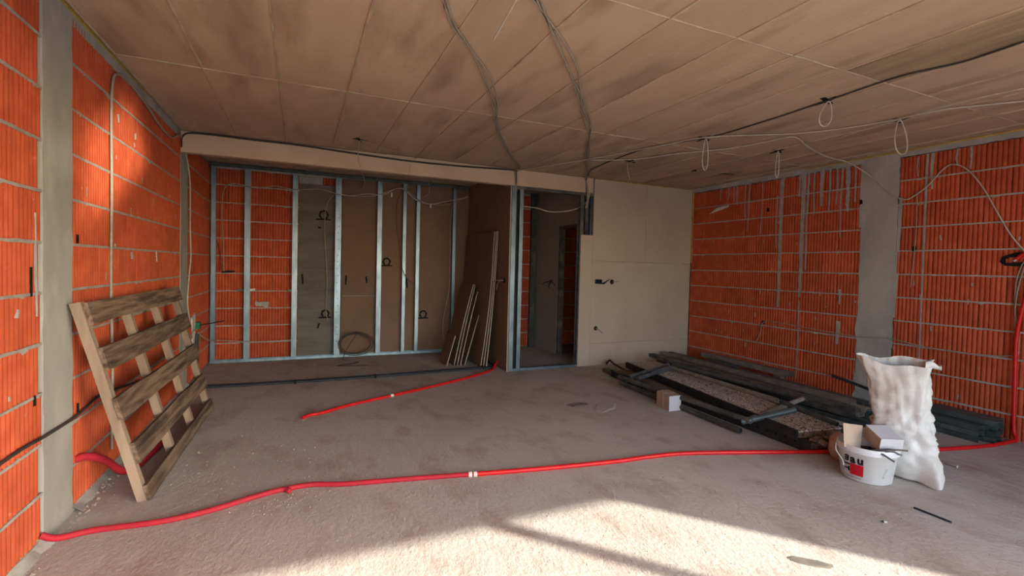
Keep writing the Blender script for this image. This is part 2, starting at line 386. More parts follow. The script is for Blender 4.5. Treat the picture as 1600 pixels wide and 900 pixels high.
# right wall
g = MB(); g.box((XR+.045, Y0-.25, 0), (XR+.3, YN+.25, H)); wr = struct(g.build('wall_right', 'mortar'))
jr = lambda k: 2.15 if k % 2 == 0 else 2.34
brick_wall(wr, '-x', XR, Y0, 3.045, 2.473, jr, zmax=2.73)
brick_wall(wr, '-x', XR, 3.405, YB, 2.473, jr, zmax=2.75)
brick_wall(wr, '-x', XR, 6.6, YN, 2.473, jr, zmax=2.75, beds=False)
column(wr, '-x', XR, 3.045, 3.405, 0, H, rag=.02, ragz=lambda z: 1.5 if z < 1 else .6)
strip('cement_fill', wr, '-x', XR, [(Y0, 2.757), (YB, 2.772)], .075, 'concrete_column', rag=.3, steps=220)
strip('cement_fill', wr, '-x', XR, [(3.42, 2.73), (3.42, 2.0)], .03, 'concrete_column', steps=20)
strip('cement_fill', wr, '-x', XR, [(3.02, 2.3), (3.04, 1.0)], .03, 'concrete_column', steps=20)
strip('foam_bead', wr, '-x', XR, [(Y0, 2.788), (4.1, 2.788)], lambda k: .022*(1-.5*k), 'foam', proud=.014, steps=60)
strip('foam_bead', wr, '-x', XR, [(YB-.02, 2.76), (YB-.015, 1.6)], .03, 'foam', proud=.01, steps=40)
for s, zt, zb_, w_ in ((4.42, 2.75, 1.0, .055), (4.115, 2.76, 1.15, .06), (4.05, 2.76, 1.5, .025), (4.17, 2.74, 2.45, .03), (3.98, 2.76, 2.2, .022), (3.88, 2.76, 2.3, .05), (3.79, 2.76, 2.2, .02),
                       (3.7, 2.74, 2.3, .025), (3.64, 2.74, 1.9, .02), (3.58, 2.74, 2.2, .05), (3.5, 2.74, 2.3, .02), (4.93, 2.75, 2.05, .02), (5.0, 2.75, 2.25, .016), (5.14, 2.75, 2.45, .03), (5.2, 2.75, 2.5, .016),
                       (5.3, 2.75, 2.52, .02), (5.45, 2.75, 2.55, .014), (4.72, 2.75, 2.0, .012), (4.48, 2.5, 1.8, .015), (2.8, 2.72, .55, .02), (2.75, 2.72, 2.35, .03), (2.88, 2.7, 2.5, .014), (2.55, 2.72, 2.55, .02), (2.45, 2.72, 2.5, .02), (3.62, 1.28, 1.1, .03), (3.62, .9, .62, .05), (4.12, 1.1, .1, .012)):
    strip('cement_streak', wr, '-x', XR-.001, [(s, zt), (s+rj(.012), (zt+zb_)/2), (s+rj(.012), zb_)], lambda k, w_=w_: w_*(1-.45*k), 'mortar', rag=.5, steps=16)
for s, z in ((4.62, 2.3), (3.42, 2.27), (2.88, 1.72), (4.63, .74), (3.62, 1.14)):
    strip('dark_hole', wr, '-x', XR-.002, [(s, z+.05), (s, z)], .03, 'spray', proud=.002)
for i in range(46):
    s, z = random.uniform(1.9, 5.9), random.uniform(.25, 2.5)
    strip('cement_smear', wr, '-x', XR-.001, [(s, z), (s+rj(.01), z-random.uniform(.02, .06))], random.uniform(.006, .014), 'mortar', proud=.003, steps=4)
for i in range(26):
    s, z = random.uniform(2.6, 6.0), random.uniform(.3, 2.5)
    if 3.05 < s < 3.45: continue
    strip('cement_smear', wl, '+x', XL+.001, [(s, z), (s+rj(.01), z-random.uniform(.02, .06))], random.uniform(.006, .014), 'mortar', proud=.003, steps=4)
# back wall (behind the niche and the corridor)
g = MB(); g.box((XL-.05, YN+.045, 0), (XR+.05, YN+.3, H)); wb = struct(g.build('wall_back', 'mortar'))
jb = lambda k: -.19 if k % 2 == 0 else -.38
brick_wall(wb, '-y', YN, XL, -.03, 2.51, jb, zmax=2.74)
brick_wall(wb, '-y', YN, 3.3, XR, 2.51, jb, zmax=2.74)
column(wb, '-y', YN, -.03, .6, 0, 2.62, m='concrete_dark', rag=.01)
strip('cement_fill', wb, '-y', YN, [(XL, 2.77), (.6, 2.77)], .07, 'mortar', steps=40)
brick_wall(wb, '-y', YN, .3, .6, 2.51, jb, zmin=2.63, zmax=2.74, beds=False)
for z in (1.35, 1.02, .6): MB().box((-.02, YN-.011, z), (.5, YN-.004, z+.004)).build('board_line', 'cable_dark', wb)
strip('cement_smear', wb, '-y', YN, [(-.6, .83), (-.42, .8)], .07, 'mortar', rag=.7)
# brown plasterboard lining in the niche
wn = srooot('wall_niche', (1.6, YN, 0))
for x0, x1, z0, z1 in ((.58, 1.16, .0, .93), (.58, 1.16, .934, 2.74), (1.164, 1.74, 0, 2.74), (1.744, 2.62, 0, 2.74)):
    MB().box((x0, YN-.03, z0+.01), (x1, YN-.017, z1)).build('plasterboard', 'plaster_back', wn)
def spray_line(parent, pts, wd=.02): MB().ribbon(pts, (0, -1, 0), wd, .002).build('spray_mark', 'spray', parent)
def omega(parent, px_, py_, y, s=1., flip=1):
    c = at(px_, py_, y=y); a = MB(); c.y = y
    arc = [c+V((math.cos(t)*.052*s, 0, math.sin(t)*.055*s)) for t in [math.radians(-60+i*20) for i in range(16)]]
    a.ribbon(arc, (0, -1, 0), .028, .002)
    a.ribbon([c+V((-.1*s, -.001, -.065*s)), c+V((0, -.001, -.06*s)), c+V((.09*s, -.001, -.062*s))], (0, -1, 0), .022, .002)
    a.build('spray_mark', 'spray', parent)
omega(wn, 604, 409, YN-.031); omega(wn, 661, 491, YN-.031); omega(wb, 506, 336, YN-.008, 1.1); omega(wb, 508, 490, YN-.008, .95)
for a_, b_, par, yy in (((541, 430), (540, 445), wn, YN-.031), ((572, 432), (573, 442), wn, YN-.031), ((635, 435), (636, 450), wn, YN-.031), ((472, 428), (473, 444), wb, YN-.008), ((499, 505), (496, 513), wb, YN-.008), ((497, 355), (502, 356), wb, YN-.008), ((346, 425), (367, 424), wb, YN-.006)):
    p, q = at(*a_, y=yy), at(*b_, y=yy); spray_line(par, [p, p.lerp(q, .5), q], .025)
# niche side partition and corridor walls
wi = srooot('wall_inner', (2.68, 7, 0))
MB().box((2.62, YB, 0), (2.633, 6.6, 2.57)).build('plasterboard', 'plaster_back', wi)
MB().box((2.62, 6.602, 0), (2.633, YN-.03, H)).build('plasterboard', 'plaster_back', wi)
MB().box((2.62, YB+.1, 2.571), (2.633, 6.6, H)).build('plasterboard', 'plaster_back', wi)
MB().box((2.725, YB+.06, 0), (2.738, YN, H)).build('plasterboard', 'plaster_grey', wi)
MB().box((2.619, YB-.004, 0), (2.636, YB+.0, 2.57)).build('board_edge', 'plaster_edge', wi)
wc = srooot('wall_corridor', (3.95, 7, 0))
for y0, y1, z0, z1 in ((7.005, YN, 0, 1.968), (7.005, YN, 1.972, H), (YB+.02, 7.0, 2.15, H)):
    MB().box((3.945, y0, z0), (3.958, y1, z1)).build('plasterboard', 'plaster_grey', wc)
    MB().box((4.03, y0, z0), (4.043, y1, z1)).build('plasterboard', 'plaster_grey', wc)
MB().box((3.95, 6.955, 0), (4.04, 7.0, 2.15)).build('metal_stud', 'dark_steel', wc)
MB().box((3.95, YB+.12, 2.1), (4.04, 7.0, 2.15)).build('metal_track', 'dark_steel', wc)
MB().box((3.95, 7.0, 0), (4.04, YN, .04)).build('metal_track', 'galvanised', wc)
MB().box((3.82, YN-.06, 0), (3.92, YN-.01, H)).build('metal_stud', 'dark_steel', wc)
# front partition to the right of the door
wp = srooot('wall_partition', (4.9, YB, 0))
for x0, x1, z0, z1 in ((3.975, 5.885, 0, .331), (3.975, 5.885, .334, 1.569), (3.975, 4.95, 1.573, H-.012), (4.953, 5.885, 1.573, H-.012), (3.765, 3.97, 0, 1.95)):
    MB().box((x0, YB, z0), (x1, YB+.0125, z1)).build('plasterboard', 'plaster_front', wp)
MB().box((3.9705, YB+.001, 0), (3.9745, YB+.01, 2.57)).build('board_edge', 'plaster_edge', wp)
MB().box((3.975, YB+.002, H-.012), (5.885, YB+.012, H)).build('foam_bead', 'foam', wp)
MB().box((3.76, YB+.09, 0), (XR, YB+.1025, H)).build('plasterboard', 'plaster_grey', wp)
for x in (3.93, 4.55, 5.15, 5.8): MB().box((x, YB+.02, 0), (x+.05, YB+.085, H-.02)).build('metal_stud', 'galvanised', wp)
sm = None
for x in (4.06, 4.57, 5.16, 5.82):
    for z in [.12, .45, .75, 1.05, 1.35, 1.7, 2.0, 2.3, 2.6]:
        a = MB(); c = V((x+rj(.03), YB-.0008, z+rj(.05))); a.tube([c, c+V((0, .001, 0))], .006, 6); a.build('screw_head', 'cable_grey', wp)
# door frame of steel studs
dr = srooot('door_1', (3.3, YB, 0))
def cstud(parent, x, y, z0, z1, wx, dy, m='galvanised', t=.0025, name='metal_stud', open_to=1):
    s = open_to; a = MB(); pts = [(0, 0), (wx, 0), (wx, t), (t, t), (t, dy-t), (wx, dy-t), (wx, dy), (0, dy)]
    if s < 0: pts = [(wx-px_, q) for px_, q in pts]
    a.prism([(x+p, y+q, z0) for p, q in pts], (0, 0, z1-z0)); return a.build(name, m, parent)
cstud(dr, 2.645, YB, 0, 2.57, .065, .075); cstud(dr, 2.765, YB, 0, 2.57, .055, .075); cstud(dr, 3.745, YB+.004, 0, 2.57, .05, .08, 'dark_steel', open_to=-1)
MB().box((2.71, YB+.05, 0), (2.765, YB+.075, 2.57)).build('gap_shade_strip', 'black_rubber', dr)  # black strip put in for the shade between the two left studs
MB().box((2.71, YB-.002, 2.525), (3.97, YB+.075, 2.57)).build('metal_track', 'dark_steel', dr)
MB().box((2.66, YB-.004, 0), (3.76, YB+.075, .035)).build('metal_track', 'galvanised', dr)
MB().box((3.95, YB, 1.95), (3.972, YB+.075, 2.53)).build('metal_stud', 'dark_steel', dr)
tag(MB().tube([(3.88, YB+.05, 1.9), (3.88, YB+.05, 2.6)], .036, 12, inner=.9).build('vent_pipe', 'green_steel', smooth=True), 'grey plastic pipe rising inside the cut-out beside the doorway top', 'pipe')

# ------------------------------------------------------------------ outside: window wall behind the camera
g = MB(); g.box((XL-.3, Y0-.25, 2.5), (XR+.3, Y0, H)); g.box((5.07, Y0-.25, 0), (XR+.3, Y0, 2.5)); wf = struct(g.build('wall_front', 'concrete_column'))
wn1 = srooot('window_1', (2, Y0-.1, 0))
for x in (4.11, 2.1, .2): MB().box((x, Y0-.13, .05), (x+.085, Y0-.07, 2.45)).build('window_mullion', 'frame_grey', wn1)
MB().box((XL, Y0-.13, 2.45), (5.07, Y0-.07, 2.5)).build('window_frame', 'frame_grey', wn1)
MB().box((XL, Y0-.13, 0), (5.07, Y0-.07, .05)).build('window_frame', 'frame_grey', wn1)
g = MB(); g.box((-40, -60, -.25), (45, Y0-.3, -.06)); struct(g.build('ground_outside', 'terrace'))

# ------------------------------------------------------------------ niche stud frame
fr = thing('metal_stud_frame', 'galvanised steel stud frame standing against the back of the niche', 'stud frame', (.75, 7.7, 0))
def stud(px_, wx=.06, dy=.075, m='galvanised', holes=False):
    p = at(px_, 400, y=7.72); o = cstud(fr, p.x-wx/2, 7.72, .02, 2.76, wx, dy, m)
    if holes:
        for i in range(22):
            a = MB(); c = V((p.x+rj(.012), 7.7185, .25+i*.11+rj(.02))); a.tube([c, c+V((0, .002, 0))], .009, 6); a.build('punched_hole', 'dark_steel', o)
stud(332.5, .05); stud(386, .07); stud(460.5, .07); stud(528, .085, .06, holes=True); stud(592.5, .07); stud(631.5, .05); stud(652.5, .055); stud(709, .05)
for x in (592.5, 652.5):
    p = at(x, 400, y=7.72); 
MB().box((XL+.02, 7.71, 0), (2.6, 7.80, .003)).box((XL+.02, 7.71, 0), (2.6, 7.713, .04)).box((XL+.02, 7.797, 0), (2.6, 7.80, .04)).build('bottom_track', 'galvanised', fr)
MB().box((XL+.02, 7.71, 2.785), (2.6, 7.80, 2.788)).box((XL+.02, 7.71, 2.74), (2.6, 7.713, 2.788)).build('top_track', 'green_steel', fr)
for px_, py_ in ((383, 453), (462, 454)):
    p = at(px_, py_, y=7.75); MB().box((p.x-.1, 7.74, p.z-.015), (p.x-.02, YN-.005, p.z+.015)).build('wall_bracket', 'dark_steel', fr)
p = at(394, 452.5, y=7.70); MB().slab([p+V((-.03, 0, -.02)), p+V((.04, 0, -.01)), p+V((.04, 0, .02)), p+V((-.03, 0, .01))], (0, -.012, 0)).build('clip', 'tape', fr)

# ------------------------------------------------------------------ leaning boards
def board(p0, y1, xt, zt, th, label, bow=0, group=None, yt=0., m='plaster_back'):
    """p0 bottom near corner (x,y); runs to y1; leans to xt at height zt, shifted yt along y at the top"""
    x0, y0 = p0; n = 10; a = MB(); fr_ = []; 
    d = V((xt-x0, 0, zt)).normalized(); nn = V((d.z, 0, -d.x))
    for s, yy in ((0, y0), (1, y1)):
        for i in range(n+1):
            t = i/n; b = math.sin(math.pi*t)*bow
            fr_.append(V((x0+(xt-x0)*t, yy+yt*t, zt*t))+nn*b)
    back = [q-V((nn.x*-th, 0, nn.z*-th)) for q in fr_]; m_ = n+1
    vs = fr_+back; B = 2*m_; fs = []; mi = []
    for i in range(n):
        a.add([], []); fs.append((i, i+1, m_+i+1, m_+i)); mi.append(0); fs.append((B+i, B+m_+i, B+m_+i+1, B+i+1)); mi.append(0)
        fs.append((i, B+i, B+i+1, i+1)); mi.append(1); fs.append((m_+i, m_+i+1, B+m_+i+1, B+m_+i)); mi.append(1)
    fs += [(0, m_, B+m_, B), (n, B+n, B+m_+n, m_+n)]; mi += [1, 1]
    a.v = vs; a.f = fs; a.m = mi
    return tag(a.build('plasterboard_sheet', [m, 'plaster_edge']), label, 'board', group)
board((2.375, 6.40), 7.62, 2.565, 1.96, .0125, 'tall brown plasterboard sheet leaning on the niche side wall, outer one', .035, yt=.06)
board((2.405, 6.37), 7.60, 2.583, 1.965, .0125, 'tall brown plasterboard sheet leaning on the niche side wall, middle one', .03, yt=.06)
board((2.435, 6.33), 7.55, 2.601, 1.97, .0125, 'tall brown plasterboard sheet leaning on the niche side wall, closest to it', .02, yt=.08)
board((2.04, 6.60), 7.16, 2.43, 1.17, .0125, 'narrow plasterboard offcut leaning in front of the tall sheets, frontmost', -.01, yt=.34)
board((2.085, 6.59), 7.13, 2.455, 1.17, .0125, 'narrow plasterboard offcut leaning in front of the tall sheets, second', -.01, yt=.34)
board((2.13, 6.58), 7.10, 2.48, 1.06, .0125, 'narrow plasterboard offcut leaning in front of the tall sheets, third and lower', -.01, yt=.3)
board((2.19, 6.57), 7.08, 2.47, .72, .0125, 'short plasterboard offcut leaning between narrow strips and tall sheets', 0, yt=.2)
board((1.93, 6.60), 7.02, 2.09, .42, .0125, 'small plasterboard offcut at the foot of the leaning strips', 0, yt=.12)

# ------------------------------------------------------------------ conduits and hoses on the floor
pts = [at(x, y, z=.02) for x, y in ((318, 604), (400, 600), (540, 591), (660, 582), (745, 575), (772, 573))]
for i, dy in enumerate((-.03, 0.01, .05)):
    q = [p+V((0, dy+rj(.006), 0)) for p in pts]+[V((2.56, 6.52+dy, .03)), V((2.6, 6.7+dy, .05))]
    cable('floor_conduit', q, .011, 'black_conduit', 'dark plastic conduit laid across the niche opening, %s of three' % ['nearest', 'middle', 'farthest'][i], 'conduits across the niche floor', cat='conduit')
for t in ((460, 597.5), (585, 588.5), (752, 574.8)):
    p = at(*t, z=.012); a = MB(); c = [V((p.x, p.y-.065+.0145*i, .012+.026*math.sin(math.pi*i/9))) for i in range(10)]
    tag(a.ribbon(c, (1, 0, 0), .012, .02).build('conduit_clip', 'black_rubber'), ['dark clip strapping the floor conduits, nearest the pallet', 'dark clip strapping the floor conduits, in the middle', 'dark clip strapping the floor conduits, nearest the doorway'][(460, 585, 752).index(t[0])], 'clip')
def hose_r(base): return lambda i: base*(1+(.04 if i % 2 else -.02))
def hose(parent, pts, r, m, k=14, name='pipe'):
    return MB().tube(smooth_path(pts, k), hose_r(r), 10).build(name, m, parent, smooth=True)
h1 = thing('red_hose', 'long red corrugated hose snaking across the floor from column to right wall', 'hose', (1.1, 3.03, 0))
L1 = [at(x, y, z=.0155) for x, y in ((150, 828), (250, 815), (330, 797), (395, 777), (440, 765))]
L1 = [V((XL+.005, 3.06, .06)), V((-1.1, 3.07, .028))]+L1
L2 = [at(x, y, z=.0155) for x, y in ((452, 763), (490, 757), (540, 756), (640, 748), (738, 741))]
hose(h1, L1+[V((-.05, 3.245, .012))]+L2, 0.0155, 'red_pipe_dusty')
L3 = [at(x, y, z=.0155) for x, y in ((738, 741), (850, 732), (960, 721), (1020, 713), (1080, 708), (1200, 706.5), (1300, 706), (1400, 705), (1470, 702), (1540, 697), (1575, 691))]
hose(h1, L3+[V((5.80, 2.0, .03)), V((5.845, 2.03, .09)), V((5.852, 2.04, .25)), V((5.855, 2.045, .5)), V((5.855, 2.05, .9)), V((5.855, 2.02, 1.2)), V((5.855, 1.96, 1.5)), V((5.855, 1.95, 1.7))], 0.0155, 'red_pipe')
p = L3[0]; d = (L3[1]-L2[-2]).normalized()
for s in (-.014, .02): MB().tube([p+d*(s-.012), p+d*(s+.012)], .0185, 10).build('tape_band', 'tape', h1)
h2 = thing('red_hose', 'short red corrugated hose running from the doorway foot out onto the floor', 'hose', (1, 5.2, 0))
P2 = [at(x, y, z=.0145) for x, y in ((472, 652), (486, 648), (503, 645), (550, 632), (612, 618), (700, 598), (755, 583), (770, 577))]
P2[0].z = .005; hose(h2, P2+[V((2.5, 6.2, .03)), V((2.56, 6.26, .06)), V((2.6, 6.3, .1))], .0145, 'red_pipe')
d = (P2[5]-P2[3]).normalized(); MB().tube([P2[4]-d*.018, P2[4]+d*.018], .0175, 10).build('tape_band', 'tape', h2)
h3 = thing('red_hose', 'dull red corrugated hose leaving the left wall behind the pallet', 'hose', (-1, 3.9, 0))
hose(h3, [V((XL-.01, 3.47, .28)), V((-1.135, 3.53, .275)), V((-1.085, 3.65, .2)), V((-1.04, 3.79, .07)), V((-1.01, 3.95, .024)), V((-.98, 4.2, .022)), V((-.95, 4.5, .022))], .022, 'red_pipe_dusty')

# ------------------------------------------------------------------ pallet
pal = thing('wooden_pallet', 'weathered grey wooden pallet leaning upright against the left brick wall', 'pallet', (-.83, 4.3, 0))
A = V((-.82, 3.385, 0)); E1 = V((.022, .9998, 0)); E2 = V((-.272, -.12, 1.19)); ul = E2.length; E2.normalize()
NN = E1.cross(E2).normalized()
def pp(s, t, o): return A+E1*s+E2*t+NN*o
def plank(s0, s1, t0, t1, o0, o1, m, name, warp=0.):
    n = 12; a = MB(); vs = []; along = (s1-s0) > (t1-t0)
    for i in range(n+1):
        k = i/n; e = [noise.noise(V((k*5+t0*7, s0*3+j*4, 2)))*.008 for j in range(2)]; wv = math.sin(k*3.1)*warp
        if along: q = [(s0+(s1-s0)*k, t0+e[0]), (s0+(s1-s0)*k, t1+e[1])]
        else: q = [(s0+e[0]*.5, t0+(t1-t0)*k), (s1+e[1]*.5, t0+(t1-t0)*k)]
        vs += [pp(*q[0], o0+wv), pp(*q[1], o0+wv), pp(*q[1], o1+wv), pp(*q[0], o1+wv)]
    fs = [(4*i+j, 4*i+(j+1) % 4, 4*i+4+(j+1) % 4, 4*i+4+j) for i in range(n) for j in range(4)]+[(3, 2, 1, 0), (4*n, 4*n+1, 4*n+2, 4*n+3)]
    a.add(vs, fs); o = a.build(name, m, pal); return o
for s in (.0, .66, 1.27, 1.9): plank(s+.05, s+.1, .0 if s == 0 else .03, 1.235 if s == 0 else 1.2, -.05, -.001, 'pale_wood', 'stringer')
for i, (t0, t1) in enumerate(((1.10, 1.225), (.825, .965), (.53, .665), (.235, .37), (0.005, .1))):
    plank(.055+rj(.02), 2.02+rj(.02), t0, t1, .0, .022, 'old_wood', 'slat', warp=rj(.004))
    for s in (.09, .69, 1.3, 1.93):
        for e in (.03, .09): 
            if t0 > .1: a = MB(); a.tube([pp(s, t0+e, .021), pp(s, t0+e, .0245)], .005, 6); a.build('nail_head', 'dark_steel', pal)

# ------------------------------------------------------------------ pile of scaffold parts and profiles
def channel(p, q, w_, h_, m, name, label, cat, group=None, t=.004, flip=False):
    p, q = V(p), V(q); d = (q-p).normalized(); sx = d.cross(V((0, 0, 1))).normalized(); uz = sx.cross(d).normalized()
    pts = [(-w_/2, 0), (w_/2, 0), (w_/2, h_), (w_/2-t, h_), (w_/2-t, t), (-w_/2+t, t), (-w_/2+t, h_), (-w_/2, h_)]
    if flip: pts = [(x, h_-z) for x, z in pts]
    return tag(MB().prism([p+sx*x+uz*z for x, z in pts], q-p).build(name, m), label, cat, group)
k_ = 0
LAY = {.0: 'bottom', .045: 'second', .09: 'third', .135: 'top'}
ORD = {5: ['leftmost', 'second from left', 'middle', 'second from right', 'rightmost'], 4: ['leftmost', 'second from left', 'second from right', 'rightmost'], 3: ['leftmost', 'middle', 'rightmost'], 2: ['left one', 'right one']}
for z, xs, ya, yb_ in ((.0, (5.0, 5.11, 5.22, 5.33, 5.44), 2.7, 5.55), (.045, (5.06, 5.17, 5.28, 5.39), 2.85, 5.72), (.09, (5.12, 5.23, 5.34), 2.9, 5.8), (.135, (5.22, 5.32), 2.95, 5.85)):
    for x in xs:
        sh = rj(.08); xn = x-.05+rj(.01)
        channel((x+.02, yb_+sh, z+.001), (xn, ya+sh, z+.001), .085, .042, ['dusty_steel', 'dark_steel', 'dusty_steel', 'green_steel'][k_ % 4] if z > .04 else 'green_steel', 'metal_profile',
                'long channel, %s, %s layer of the stack by the right wall' % (ORD[len(xs)][xs.index(x)], LAY[z]), 'profile', 'long channels stacked by the right wall', flip=(k_ % 3 != 0)); k_ += 1
channel((5.76, 5.55, .13), (5.74, 4.08, .13), .1, .07, 'dusty_steel', 'metal_profile', 'shorter steel channel propped along the right wall behind the long stack', 'profile', flip=True)
MB().box((5.70, 4.2, 0), (5.8, 4.3, .13)).build('prop_block', 'old_wood'); tag(bpy.data.objects['prop_block'], 'wood block under the near end of the shorter wall channel', 'block')
o_ = MB().box((5.70, 5.3, 0), (5.8, 5.4, .13)).build('prop_block', 'old_wood'); tag(o_, 'wood block under the far end of the shorter wall channel', 'block')
channel((5.42, 5.0, .182), (5.34, 4.55, .182), .06, .03, 'galvanised', 'metal_profile', 'small bright galvanised offcut lying on the long channel stack', 'profile')
a = MB(); q0, q1 = at(1300, 588, x=5.86), at(1368, 622, x=5.6); q1 = V((5.62, 3.0, .2)); a.slab([q0, q0+V((0, 0, .03)), q1+V((0, 0, .03)), q1], (-.03, -.01, 0))
tag(a.build('leaning_profile', 'green_steel'), 'thin grey bar leaning on the right wall behind the white sack', 'profile')
for z in (0, .05, .1, .15):
    for x in (5.52, 5.63, 5.74):
        if z == .15 and x < 5.6: continue
        sh = rj(.05); channel((x+.02, 2.58+sh, z), (x, 2.09+sh, z), .1, .046, 'green_steel', 'metal_profile', 'short dark channel, %s in the %s layer of the stack by the red wall hose' % ({5.52: 'leftmost', 5.63: 'middle', 5.74: 'rightmost'}[x], {0: 'bottom', .05: 'second', .1: 'third', .15: 'top'}[z]), 'profile', 'short channels in the corner stack', flip=True)
# speckled scaffold decks
def deck(c0, c1, w_, z, label, holes=False, top='deck'):
    c0, c1 = V(c0), V(c1); t = thing('scaffold_deck', label, 'scaffold deck', (c0.x, c0.y, 0)); d = (c1-c0).normalized(); sx = d.cross(V((0, 0, 1))).normalized()
    a = MB(); a.slab([c0-sx*w_/2, c1-sx*w_/2, c1+sx*w_/2, c0+sx*w_/2], (0, 0, .014)); a.build('deck_board', top, t)
    for s in (-1, 1):
        e = sx*s*(w_/2+.012); a = MB(); a.slab([c0+e-sx*.012+V((0, 0, -.06)), c1+e-sx*.012+V((0, 0, -.06)), c1+e+sx*.012+V((0, 0, -.06)), c0+e+sx*.012+V((0, 0, -.06))], (0, 0, .08)); r_ = a.build('side_rail', 'rail_black', t)
        if holes:
            for i in range(5):
                c = c1-d*(.12+.09*i)+e; a = MB(); a.tube([c+sx*s*.0115, c+sx*s*.0135], .014, 8); a.build('rail_hole', 'spray', r_)
    for i in range(3):
        c = c0.lerp(c1, .02+.48*i); a = MB(); a.slab([c-sx*w_/2+V((0, 0, -.05)), c-sx*w_/2+d*.05+V((0, 0, -.05)), c+sx*w_/2+d*.05+V((0, 0, -.05)), c+sx*w_/2+V((0, 0, -.05))], (0, 0, .045)); a.build('cross_rib', 'old_wood', t)
    return t
deck((4.10, 5.3, .062), (4.02, 2.5, .062), .44, .06, 'lower scaffold deck with a punched dark steel rail, mostly covered', True, 'old_wood')
DA, DB = at(1003, 567, z=.145), at(1282, 673, z=.145)
deck(DA, DB, .46, .145, 'scaffold deck with a speckled cement-splashed top in the floor pile')
def frame(label, tubes, m='dark_steel', r=.024, loc=(4, 4, 0)):
    t = thing('scaffold_ladder', label, 'scaffold', loc)
    for nm, p, q, rr, mm in tubes: MB().tube([V(p), V(q)], rr, 12, inner=.82).build(nm, mm, t, smooth=False)
    return t
z1_ = .19
N0, N1 = at(968, 589, z=z1_-.06), at(1173, 658, z=z1_-.06); R1 = at(1261, 624, z=z1_+.03); R0 = at(1052, 570, z=z1_+.03)
frame('upper tubular scaffold frame lying across the speckled deck', [('long_tube', N0, N1, .026, 'dark_steel'), ('long_tube', R0, R1, .024, 'dark_steel'),
      ('rung', N1+V((.02, .04, 0)), R1+V((-.02, .03, 0)), .022, 'dusty_steel'), ('rung', at(983, 589, z=.16), at(1045, 569, z=.23), .02, 'galvanised'), ('rung', at(996, 592, z=.15), at(1050, 574, z=.22), .024, 'galvanised')], loc=(4, 4, 0))
S0, S1 = at(970, 598, z=.03), at(1157, 673, z=.035)
frame('lower tubular scaffold frame lying flat on the floor, left edge of the pile', [('long_tube', S0, S1, .025, 'dark_steel'), ('rung', S1+V((.03, .02, .07)), at(1243, 640, z=.25), .026, 'green_steel'),
      ('rung', S0+V((.02, -.04, .02)), at(1010, 584, z=.12), .02, 'dark_steel')], loc=(3.6, 4, 0))
tag(MB().tube([at(1044, 573, z=.2), at(1214, 626, z=.24)], .026, 12, inner=.82).build('scaffold_tube', 'dusty_steel'), 'loose open-ended scaffold tube lying above the speckled deck', 'tube')
tag(MB().tube([at(1220, 627, z=.225), at(1308, 663, z=.2)], .022, 12, inner=.82).build('scaffold_tube', 'green_steel'), 'loose dark scaffold tube pointing at the bucket across the deck end', 'tube')
channel((3.985, 5.62, .0), (3.78, 4.55, .0), .09, .05, 'dark_steel', 'metal_profile', 'dark steel channel sticking out farthest left at the partition end of the pile', 'profile', flip=True)
tag(MB().tube(smooth_path([at(948, 568, z=.06), at(953, 563, z=.08), at(960, 569, z=.06), at(985, 583, z=.055)]), .014, 8).build('bent_rod', 'black_rubber'), 'bent black rod end rising from the left tip of the pile', 'rod')
for i, (x0, x1) in enumerate(((3.95, 3.84), (4.05, 3.95))):
    channel((x0+.05, 5.5-.1*i, .0), (x1, 4.3, .0), .085, .05, 'dark_steel', 'metal_profile', ['dark steel channel on the floor, left of the speckled deck far end', 'dark steel channel on the floor, touching the speckled deck rail'][i], 'profile', flip=True)
channel((4.86, 5.7, .15), (4.86, 3.3, .13), .09, .05, 'dark_steel', 'metal_profile', 'dark channel between the speckled deck and the long channel stack', 'profile', flip=True)
for i, (p, q) in enumerate((((1288, 684), (1310, 690)), ((1275, 686), (1290, 697)), ((1270, 690), (1300, 678)))):
    a = MB(); c, e = at(*p, z=.09), at(*q, z=.06); n_ = (e-c).cross(V((0, 0, 1))).normalized()*.025
    tag(a.slab([c-n_, e-n_, e+n_, c+n_], (0, 0, .02)).build('wood_scrap', 'pale_wood' if i < 2 else 'old_wood'), ['pale wood scrap nearest the bucket at the deck end', 'pale wood scrap under the speckled deck corner', 'dark wood batten across the near end of the speckled deck'][i], 'wood scrap')

# ------------------------------------------------------------------ cartons
def carton(name, label, c, ax, ay, az, lx, ly, lz, mats, taped=True):
    """box with centre-bottom c and axes; parts body, flap lines and tape"""
    c = V(c); ax, ay, az = V(ax).normalized(), V(ay).normalized(), V(az).normalized(); t = thing(name, label, 'box', c)
    def P_(x, y, z): return c+ax*x*lx/2+ay*y*ly/2+az*z*lz
    a = MB(); q = [P_(x, y, z) for z in (0, 1) for x, y in ((-1, -1), (1, -1), (1, 1), (-1, 1))]
    a.add(q, [(0, 3, 2, 1)], 0).add(q, [(4, 5, 6, 7)], 0).add(q, [(0, 1, 5, 4)], 1).add(q, [(1, 2, 6, 5)], 0).add(q, [(3, 0, 4, 7)], len(mats)-1 if len(mats) > 2 else 0).add(q, [(2, 3, 7, 6)], 1); a.build('carton_body', mats, t)
    if taped:
        for s in (-.12,):
            b = MB(); b.slab([P_(-1.01, s, 0), P_(-1.01, s+.12, 0), P_(-1.01, s+.12, 1.01), P_(-1.01, s, 1.01)], -ax*.001); b.slab([P_(-1.01, s, 1.005), P_(-1.01, s+.12, 1.005), P_(1.01, s+.12, 1.005), P_(1.01, s, 1.005)], az*.001); b.build('tape_band', 'tape', t)
    b = MB(); b.slab([P_(-1.005, -.99, 1.003), P_(1.005, -.99, 1.003), P_(1.005, -.96, 1.003), P_(-1.005, -.96, 1.003)], az*.001); b.build('lid_seam', 'card_brown', t)
    return t
